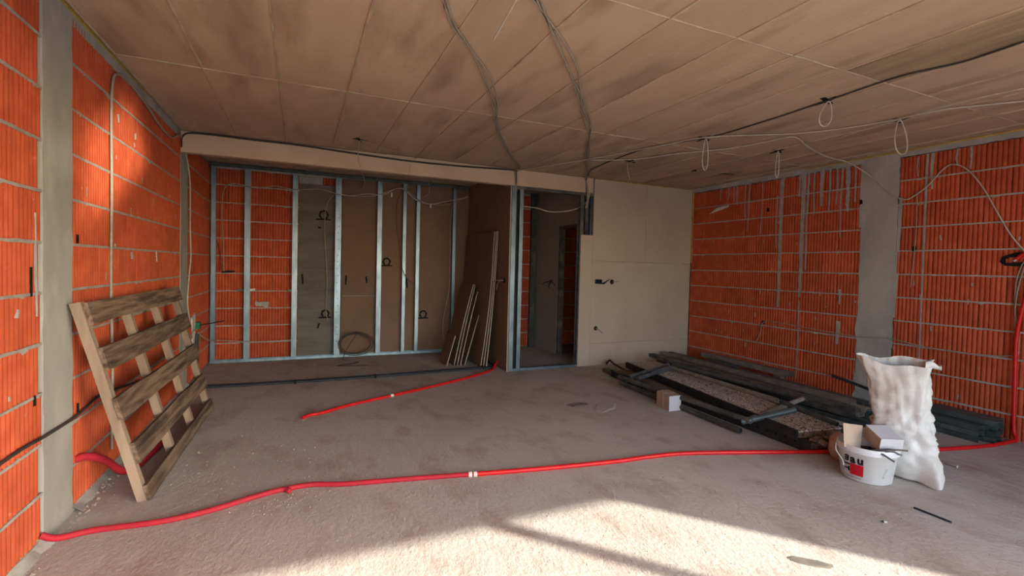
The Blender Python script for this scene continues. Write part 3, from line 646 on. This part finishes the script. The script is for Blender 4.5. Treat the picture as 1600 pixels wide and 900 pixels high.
carton('cardboard_box', 'small closed carton with a tape band on the floor before the pile', (3.585, 3.905, 0), (1, -.05, 0), (.17, 1, 0), (0, 0, 1), .15, .24, .155, ['card_brown', 'card_white'])

# ------------------------------------------------------------------ bucket with scraps
BC = V((3.735, 2.055, 0)); BH = .25
bk = thing('plastic_bucket', 'white plastic tub with red and black logo full of rubbish beside the sack', 'bucket', BC)
def bucket_r(z): return .155+.032*z/BH
def bpt(ang, z, r, e=1.0):
    return BC+V((0, 0, z))+VA*(math.cos(ang)*r*e)*.97+VB*(math.sin(ang)*r)*.97
vb = V((BC.x, BC.y, 0)).normalized(); VB = -vb; VA = V((-VB.y, VB.x, 0))   # VB points at the viewer, VA to the viewer's right
n = 48; a = MB(); prof = [(0, .0), (.0, .145), (.008, .155), (.2, bucket_r(.2)), (.205, .192), (.222, .192), (.224, .187), (.243, .189), (.25, .186), (.25, .178), (.2, .174), (.02, .148), (.02, 0)]
vs = []; 
for z, r in prof: vs += [bpt(2*math.pi*i/n, z, max(r, .001)) for i in range(n)]
fs = [(j*n+i, j*n+(i+1) % n, (j+1)*n+(i+1) % n, (j+1)*n+i) for j in range(len(prof)-1) for i in range(n)]
a.add(vs, fs); a.build('tub', 'bucket_white', bk, smooth=True).data.polygons.foreach_set('use_smooth', [True]*len(fs))
def wrap(u, v_, off=.0015):     # u metres along the front (right positive), v height
    r = bucket_r(v_)+off; return bpt(math.pi/2-u/r, v_, r)
def wrapped_text(s, u, v_, size, m, rot=0, sx=1., bold=.0, name='lettering'):
    cu = bpy.data.curves.new('t', 'FONT'); cu.body = s; cu.size = size; cu.offset = bold; cu.resolution_u = 3
    ob = bpy.data.objects.new('t', cu); COL.objects.link(ob); bpy.context.view_layer.update()
    me = bpy.data.meshes.new_from_object(ob.evaluated_get(bpy.context.evaluated_depsgraph_get()))
    b = MB(); c, s_ = math.cos(rot), math.sin(rot); pts = []
    for q in me.vertices:
        x, y = q.co.x*sx, q.co.y; pts.append(wrap(u+x*c-y*s_, v_+x*s_+y*c))
    b.add(pts, [tuple(p.vertices) for p in me.polygons]); bpy.data.objects.remove(ob); bpy.data.curves.remove(cu); bpy.data.meshes.remove(me)
    return b.build(name, m, bk)
U0 = -.1
b = MB(); 
for i in range(6):
    u0, u1 = U0+.085*i/6, U0+.085*(i+1)/6; b.add([wrap(u0, .045), wrap(u1, .045), wrap(u1, .125), wrap(u0, .125)], [(0, 1, 2, 3)])
b.build('logo_square', 'print_red', bk)
wrapped_text('a', U0+.0, .132, .078, 'print_black', bold=.0035, sx=1.0); wrapped_text('u', U0+.045, .132, .078, 'print_black', bold=.0035)
wrapped_text('m', U0-.04, .175, .058, 'print_black', rot=-math.pi/2, bold=.0035, sx=.95); wrapped_text('I', U0-.04, .117, .05, 'print_black', rot=-math.pi/2, bold=.0035)
wrapped_text('T', U0-.04, .094, .05, 'print_black', rot=-math.pi/2, bold=.0035); wrapped_text('baumit.com', U0-.03, .022, .022, 'print_grey')
for i in range(5): wrapped_text('|'*random.randint(2, 5), .10+.004*i, .06+.014*i, .013, 'print_grey', name='printed_note')
# handle lug and wire handle
b = MB(); hp = [bpt(math.radians(160), .23, .197)+V((0, 0, -.0))]+[bpt(math.radians(155-4*i), .22-.02*i, .205+.01*math.sin(i)) for i in range(1, 7)]; b.tube(smooth_path(hp), .004, 6); b.build('handle', 'tape', bk, smooth=True)
# contents
a = MB(); n = 30
top = [bpt(2*math.pi*i/n, .175, .168) for i in range(n)]; mid = [bpt(2*math.pi*i/n+.1, .19+rj(.02), .09) for i in range(n)]
a.add(top+mid+[BC+V((0, 0, .2))], [(i, (i+1) % n, n+(i+1) % n, n+i) for i in range(n)]+[(n+i, n+(i+1) % n, 2*n) for i in range(n)])
o = a.build('rubbish_fill', 'scrap'); o['kind'] = 'stuff'; tag(o, 'brown rubbish filling the white tub', 'rubbish')
T_ = at(1377, 686, z=.325); eb = (fw*.17+up*.047+rt*.02).normalized(); er = rt*.145-fw*.017; er = (er-eb*er.dot(eb)).normalized(); eu = er.cross(eb)
carton('cardboard_box', 'white-topped carton tilted in the white tub, right one', T_-eu*.1+er*.0725+eb*.09, er, eb, eu, .145, .18, .1, ['card_white', 'card_white', 'card_brown'], False)
a = MB(); a.slab([at(1317.5, 661, y=2.12), at(1348, 665, y=2.09), at(1344, 706, y=2.06), at(1319, 698, y=2.09)], V((.005, .004, 0)))
tag(a.build('cardboard_flap', 'card_brown'), 'brown cardboard flap standing in the white tub, left of the carton', 'cardboard')
for i, (u_, d1, d2) in enumerate(((.1, (.02, .03, .265), (.22, .02, .305)), (.11, (.03, .05, .275), (.15, .10, .235)), (.08, (.1, .05, .285), (.19, -.02, .255)))):
    p, q = BC+VA*d1[0]+VB*(d1[1]+.1)+V((0, 0, d1[2]-.03)), BC+VA*d2[0]+VB*(d2[1]+.08)+V((0, 0, d2[2]-.03))
    tag(MB().tube([p, p.lerp(q, .5)+V((0, 0, .01)), q], .006, 6).build('plastic_strip', 'dark_steel'), ['thin dark strip sticking out of the tub, longest one', 'thin dark strip bent down over the tub rim', 'thin dark strip lying against the sack from the tub'][i], 'strip')
# beige bag behind the tub
def blob(c, rx, ry, rz, m, name, rot=0, seed=0, am=.16):
    a = MB(); nu, nv = 26, 16; vs = []
    for j in range(nv+1):
        ph = math.pi*j/nv
        for i in range(nu):
            th = 2*math.pi*i/nu; d = V((math.cos(th)*math.sin(ph), math.sin(th)*math.sin(ph), math.cos(ph))); k = 1+am*noise.noise(d*1.7+V((seed, 0, 0)))+am*.4*noise.noise(d*5+V((seed, 3, 0)))
            x, y, z = d.x*rx*k, d.y*ry*k, d.z*rz*k; vs.append(V(c)+V((x*math.cos(rot)-y*math.sin(rot), x*math.sin(rot)+y*math.cos(rot), max(z, -rz*.85))))
    a.add(vs, [(j*nu+i, j*nu+(i+1) % nu, (j+1)*nu+(i+1) % nu, (j+1)*nu+i) for j in range(nv) for i in range(nu)]); return a.build(name, m, smooth=True)
tag(blob((3.90, 2.34, .095), .1, .08, .11, 'card_brown', 'small_bag', .5, 3), 'small beige bag slumped on the floor behind the white tub', 'bag')

# ------------------------------------------------------------------ white woven sack
SC = V((4.045, 1.985, 0)); sb = V((SC.x, SC.y, 0)).normalized(); SA = V((sb.y, -sb.x, 0))   # SA to viewer's right
sk = thing('woven_sack', 'tall white woven sack with an open gathered top beside the tub', 'sack', SC)
rings = [(0.0, .05, .12, .09), (.015, .05, .155, .12), (.06, .048, .168, .13), (.14, .038, .172, .138), (.24, .018, .176, .142), (.33, -.008, .185, .145), (.42, -.018, .172, .135), (.50, -.03, .175, .12), (.58, -.035, .18, .11), (.66, -.04, .18, .10), (.74, -.06, .19, .085), (.79, -.07, .2, .075), (.83, -.078, .215, .065)]
def ring_at(z):
    for i in range(len(rings)-1):
        a_, b_ = rings[i], rings[i+1]
        if a_[0] <= z <= b_[0]:
            t = (z-a_[0])/(b_[0]-a_[0]); return [a_[k]+(b_[k]-a_[k])*t for k in range(1, 4)]
    return list(rings[-1][1:])
def sack_mesh(zlist, shrink=0., inside=False):
    nu = 72; vs = []
    for z in zlist:
        c, wa, wb_ = ring_at(z)
        for i in range(nu):
            th = 2*math.pi*i/nu; ct, st = math.cos(th), math.sin(th)
            ex = 2.6; r = (abs(ct)**ex+abs(st)**ex)**(-1/ex)
            x, y = ct*r*(wa-shrink), st*r*(wb_-shrink)
            q = V((ct*2.2, st*2.2, z*6)); tw = .35+z*1.3
            fz = max(0, 1-abs(z-.36)/.3)
            k = noise.noise(q*1.1)*.02+noise.noise(V((ct*2.5+z*3, st*2.5, z*19)))*.024*(.35+fz)+abs(noise.noise(V((ct*3, st*3+z*4, z*30+5))))*-.022*(.4+fz)+noise.noise(V((ct*6, st*6, z*3)))*.022*z
            if z < .05: k *= .5
            zz = z
            if z > .6:
                f_ = (z-.6)/.23; zz += f_*(.012*math.sin(th*2+.6)+.01*math.sin(th*5+1)+.022*st+.012*(abs(ct)**3))
            # pointed lower corner towards the viewer's right
            pk = max(0, math.cos(th-math.radians(-42)))**13*max(0, 1-z/.22)*.12
            vs.append(SC+SA*(c+x+ct*k+pk*.35)+sb*(y+st*k-pk)+V((0, 0, max(zz, 0.002))))
    n_ = len(zlist); fs = [(j*nu+i, j*nu+(i+1) % nu, (j+1)*nu+(i+1) % nu, (j+1)*nu+i) for j in range(n_-1) for i in range(nu)]
    return vs, fs, nu
a = MB(); zl = [.0, .008, .015, .03]+[.045+.0157*i for i in range(51)]; vs, fs, nu = sack_mesh(zl); a.add(vs, fs+[tuple(range(nu-1, -1, -1))]); a.build('sack_body', 'sack', sk, smooth=True)
a = MB(); zl2 = [.83, .8, .76, .72, .68]; vs, fs, nu = sack_mesh(zl2, .006); a.add(vs, [tuple(reversed(f_)) for f_ in fs]+[tuple(range(4*nu, 5*nu))]); a.build('sack_lining', 'sack', sk, smooth=True)
c = SC+SA*.13+V((0, 0, .845))-sb*.01
a = MB(); vs = []; 
for i in range(9):
    t = i/8
    for j in range(8):
        th = 2*math.pi*j/8; vs.append(c+SA*(t*.085-.03)+V((0, 0, -.03+.012*math.sin(t*5)+.01*t))+(sb*math.cos(th)*.03+V((0, 0, 1))*math.sin(th)*.026)*(1.5-1.15*t+.25*math.sin(j*2.5)*(1-t)+(.45 if i == 8 else 0)))
a.add(vs, [(i*8+j, i*8+(j+1) % 8, (i+1)*8+(j+1) % 8, (i+1)*8+j) for i in range(8) for j in range(8)]+[tuple(range(64, 72))]); a.build('gathered_corner', 'sack', sk, smooth=True)

# ------------------------------------------------------------------ floor bits
a = MB(); p, q = at(1428, 793, z=.006), at(1487, 816, z=.006); tag(a.tube([p, p.lerp(q, .5)+V((0, .004, 0)), q], .006, 6).build('thin_rod', 'black_conduit'), 'thin dark rod lying on the floor in front of the sack', 'rod')
b = thing('cigarette_butt', 'tiny white and black stub on the floor near the shade edge', 'stub', at(1381, 815, z=0)); p, q = at(1377, 814.5, z=.006), at(1386, 816, z=.006)
MB().tube([p, p.lerp(q, .45)], .0055, 6).build('dark_end', 'black_rubber', b); MB().tube([p.lerp(q, .45), q], .0055, 6).build('white_end', 'tape', b)
tag(MB().tube([at(1479, 723, z=.012), at(1496, 729, z=.012)], .012, 8).build('small_bolt', 'cable_grey'), 'small metal plug on the floor right of the sack', 'plug')
# crumbs
a = MB(); tet = [(0, 1, 2), (0, 2, 3), (0, 3, 1), (1, 3, 2)]
def crumb(x, y, s):
    c = V((x, y, s*.2)); vs = [c+V((rj(.4)*s, rj(.4)*s, s*random.uniform(.3, .8)))]+[c+V((math.cos(t+rj(.4))*s, math.sin(t+rj(.4))*s, -s*.25)) for t in (0, 2.1, 4.2)]
    a.add(vs, tet)
for i in range(1500): crumb(random.uniform(-1, 5.7), random.uniform(1.2, 6), random.uniform(.002, .006))
for i in range(110): crumb(random.gauss(-.4, .3), random.gauss(3.8, .4), random.uniform(.003, .01))
for i in range(70): crumb(random.gauss(-.05, .12), random.gauss(3.12, .06), random.uniform(.003, .009))
for i in range(160): crumb(random.gauss(2.75, .2), random.gauss(4.3, .15), random.uniform(.003, .009))
for i in range(200): crumb(random.uniform(-1.13, -1.08), random.uniform(2.6, 6), random.uniform(.004, .014))
for i in range(200): crumb(random.uniform(5.78, 5.86), random.uniform(1.8, 5.9), random.uniform(.004, .012))
o = a.build('floor_crumbs', 'crumb'); o['kind'] = 'stuff'; tag(o, 'loose cement crumbs scattered over the floor', 'crumbs')

# ------------------------------------------------------------------ cables
STR = ['left', 'middle', 'right']
def cpx(pts, dz=.012): return [at(x, y, z=H-dz) for x, y in pts]
B1 = ((684, -30), (690, 0), (712, 42), (735, 75), (748, 100), (758, 130), (770, 165), (776, 195), (788, 222), (800, 247), (808, 260))
for i, off in enumerate((0, .02, .045)):
    q = cpx([(x+rj(1.5), y) for x, y in B1]); q = [p+V((off*math.sin(k*1.1+i), -off*.5, 0)) for k, p in enumerate(q)]
    e = V((2.66+.012*i, YB-.02, H-.03)); cable('ceiling_cable', q+[e, e+V((.01, -.005, -.1)), e+V((.03, .02, -.26))], .0055, 'cable_grey', 'grey cable in the left ceiling bundle to the niche partition, %s strand' % STR[i], 'left ceiling cable bundle')
B2 = ((832, -30), (840, 0), (855, 30), (870, 62), (885, 100), (893, 125), (905, 155), (915, 180), (922, 200), (922, 222), (916, 245), (917, 268))
for i, off in enumerate((0, .03, .055)):
    q = cpx([(x+rj(1.5), y) for x, y in B2]); q = [p+V((off*math.sin(k*.9+i*2), -off*.4, 0)) for k, p in enumerate(q)]
    e = V((3.80+.012*i, YB-.02, H-.03)); cable('ceiling_cable', q+[e, e+V((.02, -.008, -.12)), e+V((.04, .0, -.3)), e+V((.03, .03, -.42))], .0055, 'cable_grey', 'grey cable in the right ceiling bundle to the doorway top, %s strand' % STR[i], 'right ceiling cable bundle')
cable('ceiling_cable', cpx(((1600, 65), (1500, 98), (1404, 120), (1293, 157), (1200, 188), (1110, 214), (1010, 232), (930, 262), (918, 274)))+[V((3.81, YB-.02, H-.05)), V((3.83, YB-.01, 2.5))], .006, 'cable_dark', 'dark cable running diagonally over the ceiling past the first spray cross')
cable('ceiling_cable', cpx(((1600, 158), (1520, 166), (1470, 172), (1404, 186), (1330, 199), (1240, 209), (1110, 214), (1040, 226), (980, 238), (925, 248), (815, 266)), .02)+[V((2.7, YB-.02, H-.06)), V((2.72, YB+.02, 2.55))], .0055, 'cable_white', 'white cable crossing the ceiling from the right edge to the beam')
cable('ceiling_cable', cpx(((1600, 138), (1500, 160), (1404, 187), (1310, 215)), .03), .005, 'cable_white', 'thin pale cable reaching the right ceiling spray cross from the right edge')
cable('ceiling_cable', cpx(((922, 250), (990, 249), (1060, 240), (1140, 232), (1200, 221), (1240, 214)), .02)+[V((4.75, 3.3, H-.03)), V((5.2, 3.4, H-.06)), V((5.65, 3.4, 2.7)), V((5.87, 3.25, 2.5)), V((5.875, 3.12, 2.35)), V((5.875, 2.98, 2.27)), at(1430, 305, x=5.87), at(1450, 290, x=5.87), at(1470, 268, x=5.87), at(1487, 257, x=5.87), at(1510, 264, x=5.87), at(1535, 292, x=5.87), at(1560, 335, x=5.87), at(1580, 368, x=5.87), at(1603, 395, x=5.87)], .0065, 'cable_white', 'pale cable sweeping off the ceiling and looping over the right brick wall')
def loop(px_, py_, drop, wd, label, skew=0, m='cable_white'):
    p = at(px_, py_, z=H-.004); pts = []
    for i in range(13):
        t = i/12*2*math.pi; k = (1-math.cos(t))/2
        pts.append(p+V((wd*math.sin(t)*.5*(.35+.65*k)+skew*k, -.01*math.sin(t), -drop*k)))
    return cable('hanging_loop', pts, .0055, m, label, 'wire loops hanging from the ceiling', 4, cat='wire')
loop(1295, 158, .2, .15, 'wire loop hanging from the ceiling cross nearest the camera', -.05); loop(1406, 187, .29, .2, 'widest wire loop hanging from the ceiling before the right wall', .05)
loop(1103, 216, .32, .075, 'slim wire loop hanging from the ceiling above the speckled deck', 0); loop(1216, 236, .29, .04, 'narrow wire loop hanging from the ceiling near the streaked bricks', -.01)
p = at(985, 253, z=H); cable('hanging_wire', [p+V((-.04, 0, -.002)), p+V((-.04, 0, -.1)), p+V((0, 0, -.22))], .004, 'cable_white', 'short wire end hanging from the ceiling by the partition', cat='wire')
p = at(562, 218, z=H); cable('hanging_wire', [V((1.3, 5.93, H-.03)), p+V((.2, .1, -.02)), p+V((.03, 0, -.01)), p+V((-.01, 0, -.05)), p+V((-.01, .01, -.2)), p+V((.02, .03, -.3))], .004, 'cable_grey', 'thin wire hanging from the ceiling cross in front of the beam', cat='wire')
cable('hanging_wire', [V((.86, 1.9, 2.64)), V((.87, 2.05, 2.63)), V((.885, 2.3, 2.6))], .006, 'cable_white', 'white cable end dangling from the ceiling at the top edge', cat='wire')
q = [V((XL+.02, 5.99, 2.62)), V((-1.13, 5.99, 2.74)), V((-1.0, 5.99, 2.785))]+[at(x, y, y=YB-.02) for x, y in ((400, 213), (470, 226), (560, 240), (640, 251), (720, 259), (800, 265))]
for p in q: p.z = min(p.z, 2.78)
for i in range(2): cable('beam_cable', [p+V((0, -.012*i, -.012*i)) for p in q]+[V((2.68, 5.985, 2.74)), V((2.69, 5.99, 2.6))], .006, 'cable_dark', 'dark cable along the top edge of the niche beam, %s of the pair' % ['upper', 'lower'][i], 'cables along the beam')
# left wall cables
cable('wall_cable', [V((XL+.015, 4.0, .15)), V((XL+.012, 4.02, .7)), V((XL+.012, 3.99, 1.24)), V((XL+.012, 4.0, 1.9)), V((XL+.012, 3.99, 2.4)), V((XL+.012, 4.02, 2.62)), V((XL+.012, 4.1, 2.69)), V((XL+.012, 4.3, 2.72)), V((XL+.012, 4.8, 2.68)), V((XL+.012, 5.2, 2.62)), V((XL+.012, 5.6, 2.62)), V((XL+.012, 5.95, 2.74))], .009, 'cable_grey', 'thick pale cable bent down the left brick wall behind the pallet')
cable('wall_cable', [V((XL+.014, 1.9, .5)), V((XL+.014, 2.7, .56)), V((XL+.018, 3.1, .55)), V((XL+.018, 3.45, .545)), V((XL+.014, 3.8, .57)), V((XL+.014, 4.4, .5)), V((XL+.014, 5, .42))], .008, 'cable_dark', 'dark cable strung low across the left column')
cable('wall_cable', [at(x, y, x=XL+.012) for x, y in ((288, 236), (293, 252), (297, 290), (297, 350), (298, 400), (296, 425), (294, 450), (293, 475), (297, 508))], .008, 'cable_white', 'white cable hanging down the niche left wall to the socket cluster')
# socket cluster at the niche left wall
sc_ = thing('socket_box', 'green junction box set in a white plaster patch on niche left wall', 'junction box', (XL, 6.75, .6))
strip('plaster_patch', sc_, '+x', XL+.0, [(6.68, .78), (6.72, .6), (6.66, .34)], lambda k: .2*(1-.55*k), 'tape', proud=.014, rag=.5, steps=8)
sc_.location = (XL, 6.75, .6)
for o in sc_.children: pass
MB().box((XL+.005, 6.82, .60), (XL+.05, 6.92, .68)).build('junction_box', 'green_plastic', sc_)
strip('foam_patch', sc_, '+x', XL, [(7.1, .5), (6.98, .3)], .12, 'foam', proud=.012, rag=.6, steps=6)
for i, y in enumerate((6.78, 6.86)): tag(MB().tube([(XL+.025, y, .0), (XL+.025, y, .55)], .014, 8).build('riser_conduit', 'black_conduit'), ['dark riser conduit under the socket cluster, nearer one', 'dark riser conduit under the socket cluster, farther one'][i], 'conduit')
cable('socket_wire', [V((XL+.03, 6.87, .64)), V((XL+.1, 7.1, .63)), V((XL+.22, 7.5, .62))], .007, 'black_rubber', 'stiff black wire end poking out of the socket cluster')
cable('socket_wire', [V((XL+.03, 6.85, .55)), V((XL+.1, 7.1, .42)), V((XL+.15, 7.6, .34)), at(400, 534, y=7.66), at(455, 531, y=7.66)], .007, 'cable_grey', 'grey cable sagging from the socket cluster behind the first studs')
cable('socket_wire', [V((XL+.03, 6.8, .6)), V((XL+.05, 6.4, .62)), V((XL+.1, 6.1, .58))], .006, 'cable_white', 'white wire end sticking out of the socket cluster towards the pallet')
# niche cables
def npx(pts, y=7.69): return [at(x, yy, y=y) for x, yy in pts]
cable('niche_cable', npx(((350, 424), (349, 380), (347, 340), (349, 300), (358, 288), (375, 288), (400, 294), (430, 291), (460, 296), (500, 296), (530, 304), (560, 307), (590, 305), (612, 297), (628, 294), (645, 305), (662, 316), (685, 320), (705, 318), (731, 306))), .0065, 'cable_grey', 'grey cable strung through all the niche studs near the top')
cable('niche_cable', npx(((530, 303), (548, 306), (575, 303), (600, 304), (618, 295), (632, 297), (650, 312), (672, 319), (700, 314), (732, 308)), 7.68), .0065, 'cable_white', 'pale cable sagging between the niche studs near the top')
cable('niche_cable', npx(((345, 422), (344, 395), (338, 375)), 7.8), .005, 'cable_dark', 'short dark wire end on niche bricks by first stud')
cable('niche_cable', npx(((512, 500), (509, 480), (511, 440), (509, 400), (507, 350), (511, 320), (520, 306), (531, 302)), 7.8), .005, 'cable_grey', 'grey wire hanging on the concrete panel between two spray loops')
cable('niche_cable', npx(((629, 296), (621, 315), (619, 345), (623, 380), (626, 410), (634, 432), (646, 443)), 7.68), .005, 'cable_dark', 'thin dark wire hanging beside the pair of middle studs')
cable('niche_cable', npx(((707, 320), (704, 350), (703, 400), (702, 450), (694, 490), (692, 520), (698, 542)), 7.68), .005, 'cable_grey', 'grey wire hanging beside the last stud before the leaning boards')
for i, (px_, py_) in enumerate(((565, 280), (668, 290))):
    p = at(px_, py_-28, y=7.3); p.z = H-.005; q = at(px_-6, py_+18, y=7.68)
    cable('niche_cable', [p, p+V((.05, .05, -.12)), p.lerp(q, .6)+V((.06, 0, -.05)), q], .004, 'cable_white', ['thin white wire drooping from the niche ceiling, left one', 'thin white wire drooping from the niche ceiling, right one'][i])
for i, (px_, py_) in enumerate(((612, 303), (673, 320))):
    p = at(px_, py_, y=7.665); tag(MB().box(p-V((.012, .006, .05)), p+V((.012, .006, .02))).build('cable_tag', 'tape', bevel=.003), ['white tag on the niche cable, left one', 'white tag on the niche cable, right one'][i], 'tag')
# coil of wire on the niche floor
c = at(556, 540, y=7.62); pts = []
for i in range(64):
    t = i/64*2*math.pi*3.3; k = 1-.25*(i/64); pts.append(V((c.x+math.cos(t)*.27*k, 7.64-.03*math.sin(t*.37), .21+math.sin(t)*.185*k)))
pts += [V((c.x-.2, 7.5, .012)), V((c.x+.0, 7.2, .01)), V((c.x-.3, 7.05, .01)), V((c.x+.1, 6.95, .01))]
cable('wire_coil', pts, .0055, 'cable_dark', 'loose coil of dark wire leaning on the studs at the niche foot', k=3)
# doorway cables
cable('doorway_cable', [V((2.80, YB+.04, 2.3)), at(838, 325, y=YB+.06), at(860, 331, y=YB+.06), at(885, 330, y=YB+.06), at(903, 325, y=YB+.06), at(918, 314, y=YB+.02), at(922, 300, y=YB-.01)], .007, 'cable_white', 'white cable sagging across the top of the doorway')
p = at(863, 437, x=3.944)
for i, (d, m_) in enumerate((((-.12, -.1, -.14), 'wires'), ((-.1, .16, -.09), 'w'), ((-.06, -.2, -.1), 'w'))):
    cable('corridor_wire', [p+V((.01, 0, 0)), p+V((-.04, d[1]*.2, -.03)), p+V((d[0]*.8, d[1]*.7, d[2]*.6)), p+V(d)], .007, 'black_rubber', ['black wire end splaying from the corridor wall hole, towards the doorway', 'black wire end splaying from the corridor wall hole, away from the doorway', 'black wire end splaying from the corridor wall hole, lowest one'][i], 'corridor wire ends')
# wall boxes on the partition
def ring_box(p, nrm, r, label, m='black_rubber', wires=()):
    nrm = V(nrm); t = thing('wall_box', label, 'wall box', p)
    a = MB(); a.tube([p, p+nrm*.004], r, 14); a.build('box_hole', 'spray', t); a = MB()
    side = nrm.cross(V((0, 0, 1))); circ = [p+nrm*.003+side*math.cos(k/14*2*math.pi)*r+V((0, 0, 1))*math.sin(k/14*2*math.pi)*r for k in range(15)]
    a.tube(circ, .004, 5); a.build('box_rim', m, t)
    for w_ in wires: MB().tube(smooth_path([p+nrm*.002]+[p+V(q) for q in w_], 4), .0045, 5).build('wire_end', 'cable_grey' if m == 'black_rubber' else 'black_rubber', t, smooth=True)
    return t
ring_box(at(956, 440.5, y=YB-.001), (0, -1, 0), .034, 'round black wall box with one short wire, right of the blue one', wires=[[(.04, -.04, .0), (.1, -.05, .005)]])
ring_box(at(930.5, 513, y=YB-.001), (0, -1, 0), .03, 'round wall box low on the partition with a drooping wire', wires=[[(.04, -.03, -.02), (.08, -.04, -.05), (.11, -.04, -.08)]])
ring_box(at(788, 438, x=2.619), (-1, 0, 0), .035, 'round wall box on the niche partition edge beside the doorway', wires=[[(-.06, .05, .0), (-.1, .16, -.02), (-.08, .25, .0)], [(-.05, .1, -.03), (-.05, .16, -.14)]])
bx = thing('wall_box', 'double blue wall box with splayed dark wires on the partition', 'wall box', at(935, 440, y=YB))
p = at(935, 440, y=YB); MB().box((p.x-.062, YB-.012, p.z-.034), (p.x+.062, YB, p.z+.034)).build('box_body', 'blue_plastic', bx, bevel=.01)
MB().box((p.x-.05, YB-.0135, p.z-.024), (p.x-.004, YB-.011, p.z+.024)).box((p.x+.004, YB-.0135, p.z-.024), (p.x+.05, YB-.011, p.z+.024)).build('box_opening', 'spray', bx)
for q in ([(.02, -.04, -.03), (.1, -.06, .0), (.16, -.06, .04)], [(.01, -.03, -.02), (.07, -.05, -.03), (.12, -.05, .02)]): MB().tube(smooth_path([p+V((0, -.01, -.01))]+[p+V(v_) for v_ in q], 4), .006, 6).build('wire_end', 'black_rubber', bx, smooth=True)
# right wall: spray ring, cables
def rpx(pts, dx=.014): return [at(x, y, x=XR-dx) for x, y in pts]
MB().ribbon(rpx(((1600, 397), (1588, 398), (1577, 400), (1569, 403), (1567, 408), (1571, 413), (1585, 413), (1602, 413)), .006), (-1, 0, 0), .035, .003).build('spray_ring', 'spray', wr)
a = rpx(((1584, 408), (1590, 404)), .02)
tag(MB().tube(a, .008, 6).build('bare_wire', 'tape'), 'pale bare wire end inside the black ring on right wall', 'wire')
cable('red_cable', rpx(((1589, 405), (1596, 399), (1606, 394)), .03), .016, 'red_pipe', 'stub of red conduit inside the black ring at the right edge', cat='conduit')
cable('wall_cable', rpx(((1604, 405), (1596, 416), (1588, 440), (1586, 470), (1586, 500), (1588, 530), (1591, 553), (1575, 556), (1540, 555), (1500, 550), (1450, 543), (1400, 531), (1385, 528), (1340, 526), (1270, 514), (1210, 503), (1196, 502), (1190, 508), (1188, 520), (1182, 533))), .0055, 'cable_grey', 'thin grey cable dropping from the black ring and running low along right wall')
cable('wall_cable', rpx(((1604, 408), (1598, 425), (1591, 450), (1586, 485), (1590, 510), (1592, 530), (1590, 550)), .02), .006, 'cable_grey', 'second grey cable twisted with the first below the black ring')
cable('wall_cable', rpx(((1433, 300), (1432, 350), (1428, 400), (1422, 450)), .01), .004, 'cable_grey', 'thin vertical wire on bricks just right of the right column')
a = MB(); p, q = at(1109, 332, x=XR-.02), at(1139, 322, x=XR-.02); n_ = V((0, 0, .03)); a.slab([p-n_, q-n_*.4, q+n_*.4, p.lerp(q, .4)+n_], (-.012, 0, 0)); tag(a.build('paper_scrap', 'tape'), 'white paper scrap stuck high on the right brick wall', 'paper')
